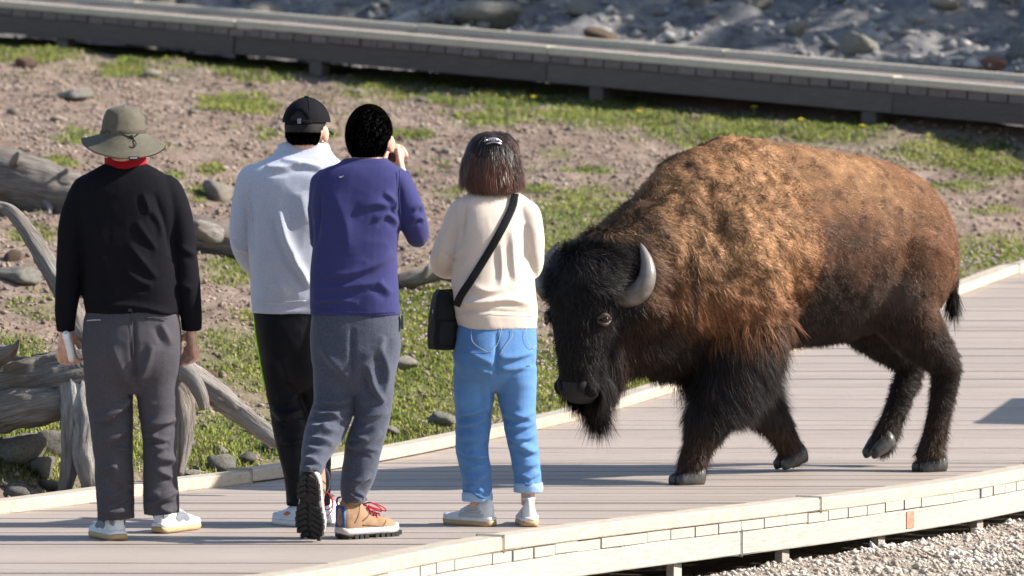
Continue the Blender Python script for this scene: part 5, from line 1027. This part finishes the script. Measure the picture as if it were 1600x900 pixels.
def coat(P):
    """base colour of the hair by place on the animal, neck fold shade painted in"""
    s, t, z, hf, hl, headw, mop, beard, fleg, lower = regions(P); n1 = fbm(P * 3.2, 70, 3); n2 = fbm(P * 10, 71, 3); n3 = fbm(P * 28, 72, 2)
    tan = np.array((.28, .142, .066)); gold = np.array((.42, .235, .118)); brown = np.array((.120, .053, .027)); dark = np.array((.022, .014, .011)); black = np.array((.011, .009, .009)); red = np.array((.20, .085, .038))
    h = z + .10 * n1 + .05 * n2
    sh = sstep(.05, .20, s)                                        # shoulder cape
    lo_edge = 1.06 - .30 * sh - .06 * sstep(-.35, -.75, s); hi_edge = 1.46 - .34 * sh + .02 * sstep(-.3, -.6, s)
    u = sstep(lo_edge, hi_edge, h)[:, None]; mid = sstep(lo_edge - .26 + .12 * sh, lo_edge + .06, h)[:, None]
    C = dark * (1 - mid) + (brown * (1 - sh[:, None]) + red * sh[:, None]) * mid; C = C * (1 - u) + (tan * (1 - .5 * (n1[:, None] + .5)) + gold * .5 * (n1[:, None] + .5)) * u
    C = C * np.clip(1 + .55 * n3[:, None] + .45 * n2[:, None], .3, 2)
    gold_band = np.exp(-((s - .30) / .20) ** 2) * sstep(.85, 1.15, z); C = C * (1 + .30 * gold_band[:, None])
    rump = sstep(-.40, -.62, s) * sstep(.62, .80, h); C = C * (1 - .35 * rump[:, None]) + red * .35 * rump[:, None]
    front = sstep(.80, .90, s + .10 * (z - 1.0)) * (1 - headw); C = C * (1 - .72 * front[:, None]) + dark * .72 * front[:, None]          # dark neck mane
    crease = np.exp(-((s - .77 - .05 * n1) / .022) ** 2) * sstep(1.15, 1.0, z) * (t > .1) * (1 - headw); C = C * (1 - .8 * crease[:, None]) + dark * .8 * crease[:, None]  # shade of the neck fold painted into the coat as a dark line
    spot = np.exp(-(((s - .62) / .06) ** 2 + ((z - 1.42) / .05) ** 2)) * .7 + np.exp(-(((s + .66) / .022) ** 2 + ((z - 1.30) / .022) ** 2)) * .9; C = C * (1 - np.clip(spot, 0, .9)[:, None]) + dark * np.clip(spot, 0, .9)[:, None]
    pale = np.exp(-(((s + .38) / .12) ** 2 + ((z - .82) / .09) ** 2)) * .35 * (t > 0); C = C * (1 - pale[:, None]) + np.array((.24, .17, .14)) * pale[:, None]
    legc = lower * (n1 > -.2); C = C * (1 - .5 * legc[:, None]) + np.array((.060, .034, .022)) * .5 * legc[:, None]
    face = headw * sstep(1.02, .95, z + .06 * n1); ck = sstep(-.05, -.16, hf); C = C * (1 - face[:, None]) + (black * (1 - .65 * ck[:, None]) + np.array((.052, .026, .018)) * .65 * ck[:, None]) * face[:, None]
    C = C * (1 - mop[:, None]) + black * mop[:, None]; C = C * (1 - beard[:, None]) + black * beard[:, None]; C = C * (1 - .8 * fleg[:, None]) + black * 1.2 * .8 * fleg[:, None]
    return np.clip(C, .005, 1)
q = NT('bison_hide'); a_ = q.n('ShaderNodeAttribute', attribute_name='hc'); q.P(Base_Color=a_.outputs['Color'], Roughness=.85, Specular_IOR_Level=.15); q.bump(q.noise(90, q.coord(), 4), .5, .01)
body_o = mk('body', V, Fo, q.m, bison, attrs={'hc': ('FLOAT_COLOR', coat(V) * .55)})
M_fur = strand_mat('fur_strands', .62, .22)
def fur(name, n, wfun, lfun, seed, width, nout=.45, grav=.35, down=.5, back=.6, jit=.25, clump=.5, curl=0.0, nsh=.28, tip=1.15, colmul=1.0, cs=14):
    r = np.random.default_rng(seed); P, n_ = scatter(V, Fo, N, n, r, wfun(V)); s, t, z, hf, hl, headw, mop, beard, fleg, lower = regions(P)
    cl = np.stack([fbm(P * cs, seed + 1, 2), fbm(P * cs + 40, seed + 2, 2), fbm(P * cs + 80, seed + 3, 2)], 1)
    flow = -BF * back + np.array((0, 0, -1.0)) * down; flow = np.tile(flow, (n, 1)); flow[headw > .5] = np.array((0, 0, -1.0)) - HF * .15; flow[lower > .5] = (0, 0, -1.0)
    flow = flow - n_ * (flow * n_).sum(1)[:, None]
    D = nrm(n_ * nout + nrm(flow) * .8 + cl * clump + r.normal(0, jit, (n, 3))); L = lfun(P) * r.uniform(.55, 1.15, n); C = coat(P) * r.uniform(.62, 1.4, (n, 1)) * colmul
    Vs, Fs, at = strands(P - n_ * .004, n_, D, L, np.full(n, width), C, r, grav, nsh, tip, 2, curl); o = mk(name, Vs, Fs, M_fur, bison, attrs=at); o['kind'] = 'stuff'; return o
_R = regions(V); vs_, vt_, vz_, vhf, vhl, vhead, vmop, vbeard, vfleg, vlower = _R
nosew = (np.hypot(vhf - .10, vhl) < .15) & (vz_ < .545) & (vhf > .04)                # bare nose pad
eyew = (np.hypot(vhf - .085, np.abs(vhl) - .135) < .06) & (np.abs(vz_ - .745) < .06)
bare = (nosew | eyew).astype(float); camside = .45 + .55 * np.clip(-(N @ np.array((-.1, 1.0, -.25))) * 2 + .6, 0, 1)
def l_short(P):
    s, t, z, hf, hl, headw, mop, beard, fleg, lower = regions(P); w = sstep(.0, .3, s) * (1 - headw); return .021 + .008 * w + .012 * sstep(.75, .55, z) * (1 - lower) - .010 * lower - .006 * headw + .012 * sstep(.7, .95, s) * (1 - headw)
fur('coat_fur', 210000, lambda v: (1 - bare) * camside * (1 + .4 * vhead), l_short, 101, .0024, .42, .25, clump=.95, cs=22)
fur('wool_fur', 75000, lambda v: (1 - bare) * camside * sstep(.0, .3, vs_) * sstep(.55, .8, vz_) * (1 - vhead), lambda P: np.full(len(P), .030), 102, .0026, .7, .4, .6, .2, .35, 1.5, curl=.25, cs=19)
fur('leg_shag', 34000, lambda v: vfleg * camside * (1 + .0 * vz_), lambda P: .045 + .075 * sstep(.25, .42, P[:, 2]), 103, .0028, .34, .45, 1.0, .5, .20, .75, curl=.10, tip=1.7, cs=12)
fur('mop_hair', 30000, lambda v: vmop + .0, lambda P: .072 + .035 * sstep(.9, 1.05, P[:, 2]), 104, .0028, 1.15, .35, .18, .1, .35, 1.25, curl=.22, tip=2.2, cs=13)
fur('beard_hair', 9000, lambda v: vbeard, lambda P: .09 + .07 * sstep(.50, .40, P[:, 2]) * sstep(.10, .04, np.hypot(hloc(P)[0] + .05, hloc(P)[1])), 105, .0028, .25, .5, 1.0, .1, .12, .25, tip=1.5, cs=9)
fur('mane_hair', 14000, lambda v: camside * sstep(.55, .75, vs_) * (1 - vhead * .8) * sstep(1.2, .9, vz_) * sstep(.40, .5, vz_) * (vz_ > .42), lambda P: np.full(len(P), .050), 106, .0028, .40, .5, 1.0, .3, .25, .9, curl=.15, tip=1.25, cs=14)
fur('belly_hair', 10000, lambda v: camside * sstep(.78, .66, vz_) * sstep(.52, .56, vz_) * (vs_ > -.62) * (vs_ < .5), lambda P: np.full(len(P), .030), 107, .0030, .25, .5, 1.0, .5, .18, .5, tip=1.3, cs=9)
fur('fetlock_hair', 9000, lambda v: vlower * (vz_ > .055), lambda P: np.full(len(P), .042), 108, .0026, .55, .3, 1.0, .1, .3, .6, tip=1.6, cs=20)
# horns, eyes, ears' tufts, nose, hooves, tail
q = NT('horn'); v = q.coord(); hg = q.n('ShaderNodeAttribute', attribute_name='lc'); hs_ = q.n('ShaderNodeSeparateXYZ'); q.set(hs_.inputs[0], hg.outputs['Vector'])
c = q.ramp(hs_.outputs[0], [(.0, (.055, .042, .034)), (.35, (.10, .082, .068)), (.7, (.17, .15, .13)), (.93, (.16, .14, .12)), (1.0, (.05, .045, .04))]); c = q.mix(q.ramp(q.noise(26, v, 5), [(.4, (0, 0, 0)), (.7, (.5, .5, .5))]), c, (.24, .215, .185)); q.P(Base_Color=c, Roughness=.38, Specular_IOR_Level=.5); q.bump(q.noise(120, v, 3), .25, .003); M_horn = q.m
for e in (-1, 1):
    P = [hd(-.03, e * .135, .865), hd(-.03, e * .195, .850), hd(-.04, e * .245, .872), hd(-.055, e * .270, .925), hd(-.07, e * .262, .985), hd(-.085, e * .232, 1.045), hd(-.09, e * .212, 1.075)]
    r_ = np.array([.056, .054, .048, .040, .030, .016, .004]); A = catmull(np.c_[np.array(P), r_], 6); V_, Q_, T_ = frame_tube(A[:, :3], A[:, 3], A[:, 3], 24, tuple(HF)); u = np.repeat(np.r_[0, np.linspace(0, 1, len(A)), 1], 24); u = np.r_[u, 0, 1]
    mk('horn', V_, [Q_, T_], M_horn, bison, attrs={'lc': ('FLOAT_VECTOR', np.stack([u, u * 0, u * 0], 1))})
    M_bisoneye = bpy.data.materials.get('bison_eye') or pm('bison_eye', [(.012, .006, .004)], rough=.12, bump=0, spec=.35); mb = MB(); mb.add(*ball(hd(.094, e * .147, .745), .021, 18, 12)); eo = mb.build('eye', M_bisoneye, bison)
    M_lid = bpy.data.materials.get('bison_eyelid') or pm('bison_eyelid', [(.045, .027, .021), (.085, .05, .04)], 60, .5, .3); mb = MB()
    for dz, rr_ in ((.020, .012), (-.020, .010)): mb.add(*stube([hd(.068, e * .160, .745 + dz * .2), hd(.100, e * .154, .745 + dz), hd(.122, e * .128, .745 + dz * .3)], [rr_ * .6, rr_, rr_ * .6], 5, 10, tuple(HF)))
    mb.build('eyelid', M_lid, eo)
M_nose = pm('nose_leather', [(.010, .009, .009), (.022, .019, .018)], 50, .55, .5, 120, .004, spec=.25); mb = MB(); mb.add(*ball(hd(.095, 0, .445), (.062, .090, .062), 24, 16, HR)); mb.add(*ball(hd(.075, .045, .425), (.05, .05, .04), 18, 12, HR)); mb.add(*ball(hd(.075, -.045, .425), (.05, .05, .04), 18, 12, HR)); mb.add(*ball(hd(.055, 0, .392), (.06, .066, .022), 18, 12, HR))
V_, F_, N_ = fuse(mb, .007, 3); no = mk('nose', V_, F_, M_nose, bison)
M_nostril = pm('nostril', [(.003, .002, .002)], rough=.7, bump=0)
for e in (-1, 1): mb = MB(); mb.add(*ball(hd(.134, e * .060, .452), (.014, .030, .024), 16, 12, HR @ rotz(e * .9) @ rotx(e * .5))); mb.build('nostril', M_nostril, no)
M_hoof = pm('hoof', [(.016, .015, .015), (.045, .042, .04), (.085, .08, .076)], 22, .42, .3, 60, .004, spec=.5)
for (s, t, z, pitch) in ((.735, .20, 0, 0), (-.21, -.20, .012, .30), (-.70, .20, 0, 0), (-.735, -.18, .045, .45)):
    h = thing_h = None; mb = MB()
    for e in (-1, 1):
        rgs = []
        for u in np.linspace(0, 1, 7):          # toe section from heel to tip
            w_ = .036 * (1 - .55 * max(0, u - .45) / .55); hh = .080 * (1 - .50 * u); cx = -.060 + .122 * u; ph = np.arange(14) * 2 * math.pi / 14
            rgs.append(np.stack([cx + 0 * ph, e * (.036 - .008 * u) + w_ * np.cos(ph), np.maximum(0, hh * .5 + hh * .62 * np.sin(ph))], 1))
        V_, Q_, T_ = rings(np.array(rgs), None, None, True); V_ = V_ @ roty(pitch).T; mb.add(np.array([bl_(s + a, t + b, z + c + (.05 * math.sin(pitch))) for a, b, c in V_]), Q_, T_)
    mb.build('hoof', M_hoof, bison)
# tail
tp_ = np.array([bl_(-.86, .08, 1.22), bl_(-.90, .11, 1.12), bl_(-.905, .14, .98), bl_(-.895, .155, .84), bl_(-.885, .16, .76)]); mb = MB(); mb.add(*stube(tp_, [.035, .028, .022, .018, .010], 6, 14, tuple(BLt))); V_, Q_, T_ = stube(tp_, [.035, .028, .022, .018, .010], 8, 14, tuple(BLt)); Nt = normals(V_, [Q_, T_])
tail = mk('tail', V_, [Q_, T_], q.m if False else body_o.data.materials[0], bison, attrs={'hc': ('FLOAT_COLOR', np.tile((.06, .032, .02), (len(V_), 1)))})
r = np.random.default_rng(55); n = 5000; P, n_ = scatter(V_, [Q_, T_], Nt, n, r); D = nrm(n_ * .35 + np.array((0, 0, -1.0)) + r.normal(0, .15, (n, 3))); L = np.where(P[:, 2] < .84, .10, .03) * r.uniform(.5, 1.2, n); C = np.where(P[:, 2:3] < .9, (.016, .012, .011), (.10, .052, .028)) * r.uniform(.6, 1.4, (n, 1))
Vs, Fs, at_ = strands(P, n_, D, L, np.full(n, .0028), C, r, .2, .3, 1.3); tf = mk('tail_hair', Vs, Fs, M_fur, tail, attrs=at_); tf['kind'] = 'stuff'
# ------------------------------------------------------------------ pines right of the view that shade the stony bank
M_bark = pm('pine_bark', [(.06, .042, .03), (.13, .095, .07)], 12, .9, .8, 25, .03, (1, 1, .3)); M_needle = strand_mat('pine_needles', .6, .2, .2)
def pine(X, Y, h, seed, label):
    r = np.random.default_rng(seed); z0 = float(terrain(np.array([X]), np.array([Y]))[0]) - .1; e = thing('pine_tree', (X, Y, z0), label, 'tree', 'pines beside the stony bank')
    B = np.array((X, Y, z0)); mb = MB(); mb.add(*stube([B, B + (0.04, 0, h * .35), B + (-.03, .02, h * .7), B + (0, 0, h)], [h * .018, h * .013, h * .007, .015], 6, 12, (0, 1, 0))); tr = mb.build('trunk', M_bark, e)
    P, D, L, C = [], [], [], []; lim = MB(); nl = int(h * 9)
    for i in range(nl):
        u = .12 + .86 * i / nl; a = i * 2.399 + r.uniform(-.4, .4); ln = h * .21 * (1 - u) ** .75 * r.uniform(.55, 1.15) + .12; b = B + np.array((0, 0, h * u)); d = np.array((math.cos(a), math.sin(a), -.10 - .15 * (1 - u))); tip = b + d * ln + np.array((0, 0, .12 * ln)); mid = b + d * ln * .55
        lim.add(*stube([b, mid, tip], [.012 + .012 * ln, .010 + .006 * ln, .004], 3, 6, (0, 0, 1))); n = int(60 * ln + 18); t = r.random(n) ** .7
        p = b + d * ln * t[:, None] + np.array((0, 0, .12 * ln)) * (t ** 2)[:, None] + r.normal(0, .05 + .07 * ln, (n, 3)) * np.array((1, 1, .45)); P.append(p); dd = nrm(np.tile(d, (n, 1)) + r.normal(0, .7, (n, 3))); D.append(dd); L.append(r.uniform(.16, .34, n)); C.append(np.array((.035, .062, .022)) * r.uniform(.6, 1.5, (n, 1)))
    lim.build('limbs', M_bark, tr); P, D, L, C = np.vstack(P), np.vstack(D), np.concatenate(L), np.vstack(C); N_ = nrm(P - (B + np.array((0, 0, h * .45)))); Vs, Fs, at = strands(P, N_, D, L, np.full(len(P), .095), C, r, .25, .5); o = mk('crown', Vs, Fs, M_needle, e, attrs=at)
for i, (X, Y, h, lb) in enumerate(((7.6, 38.2, 3.8, 'young pine rooted closest to the end of the old boardwalk'), (8.4, 40.0, 5.2, 'bushy young pine second from the old boardwalk end'), (10.0, 42.6, 9.5, 'tall pine third up the stony bank'), (9.2, 44.8, 8.5, 'slender pine half way up the stony bank'), (11.5, 47.5, 12.0, 'tallest pine on the upper stony bank'), (9.8, 50.5, 10.0, 'dense pine high on the stony bank'), (12.5, 54.5, 13.0, 'broad pine at the top of the stony bank'), (8.8, 53.0, 9.0, 'narrow pine near the top of the stony bank'), (13.5, 43.6, 11.0, 'old pine standing behind the third pine of the bank'), (7.9, 46.6, 6.5, 'short pine in front of the tallest pine on the bank'), (7.4, 41.6, 7.0, 'stout pine beside the old pine on the bank'), (7.6, 43.7, 8.0, 'leaning dark pine in front of the slender pine'), (7.7, 48.6, 9.0, 'thick pine below the dense pine of the bank'), (8.0, 56.5, 9.0, 'pine on the crest above the stony bank'), (13.0, 45.8, 12.5, 'wide pine behind the slender pine on the bank'))): pine(X, Y, h, 200 + i, lb)
# made-up sign added right of the view to cast a shadow onto the deck
M_shadow_sign = pm('shadow_sign_board', [(.10, .06, .035), (.15, .095, .06)], 10, .8, .3, 40); sg = thing('shadow_sign', (4.35, 24.9, float(terrain(np.array([4.35]), np.array([24.9]))[0])), 'made-up brown sign on a post, added out of view for its shadow on the boardwalk', 'sign')
mb = MB(); mb.add(*box((4.35, 24.9, .62), (.045, .045, .85))[:2]); mb.build('post', M_post, sg, False, .006); mb = MB(); mb.add(*box((4.28, 25.25, 1.22), (.02, .42, .17), rotx(-.12))[:2]); mb.build('panel', M_shadow_sign, sg, False, .006)
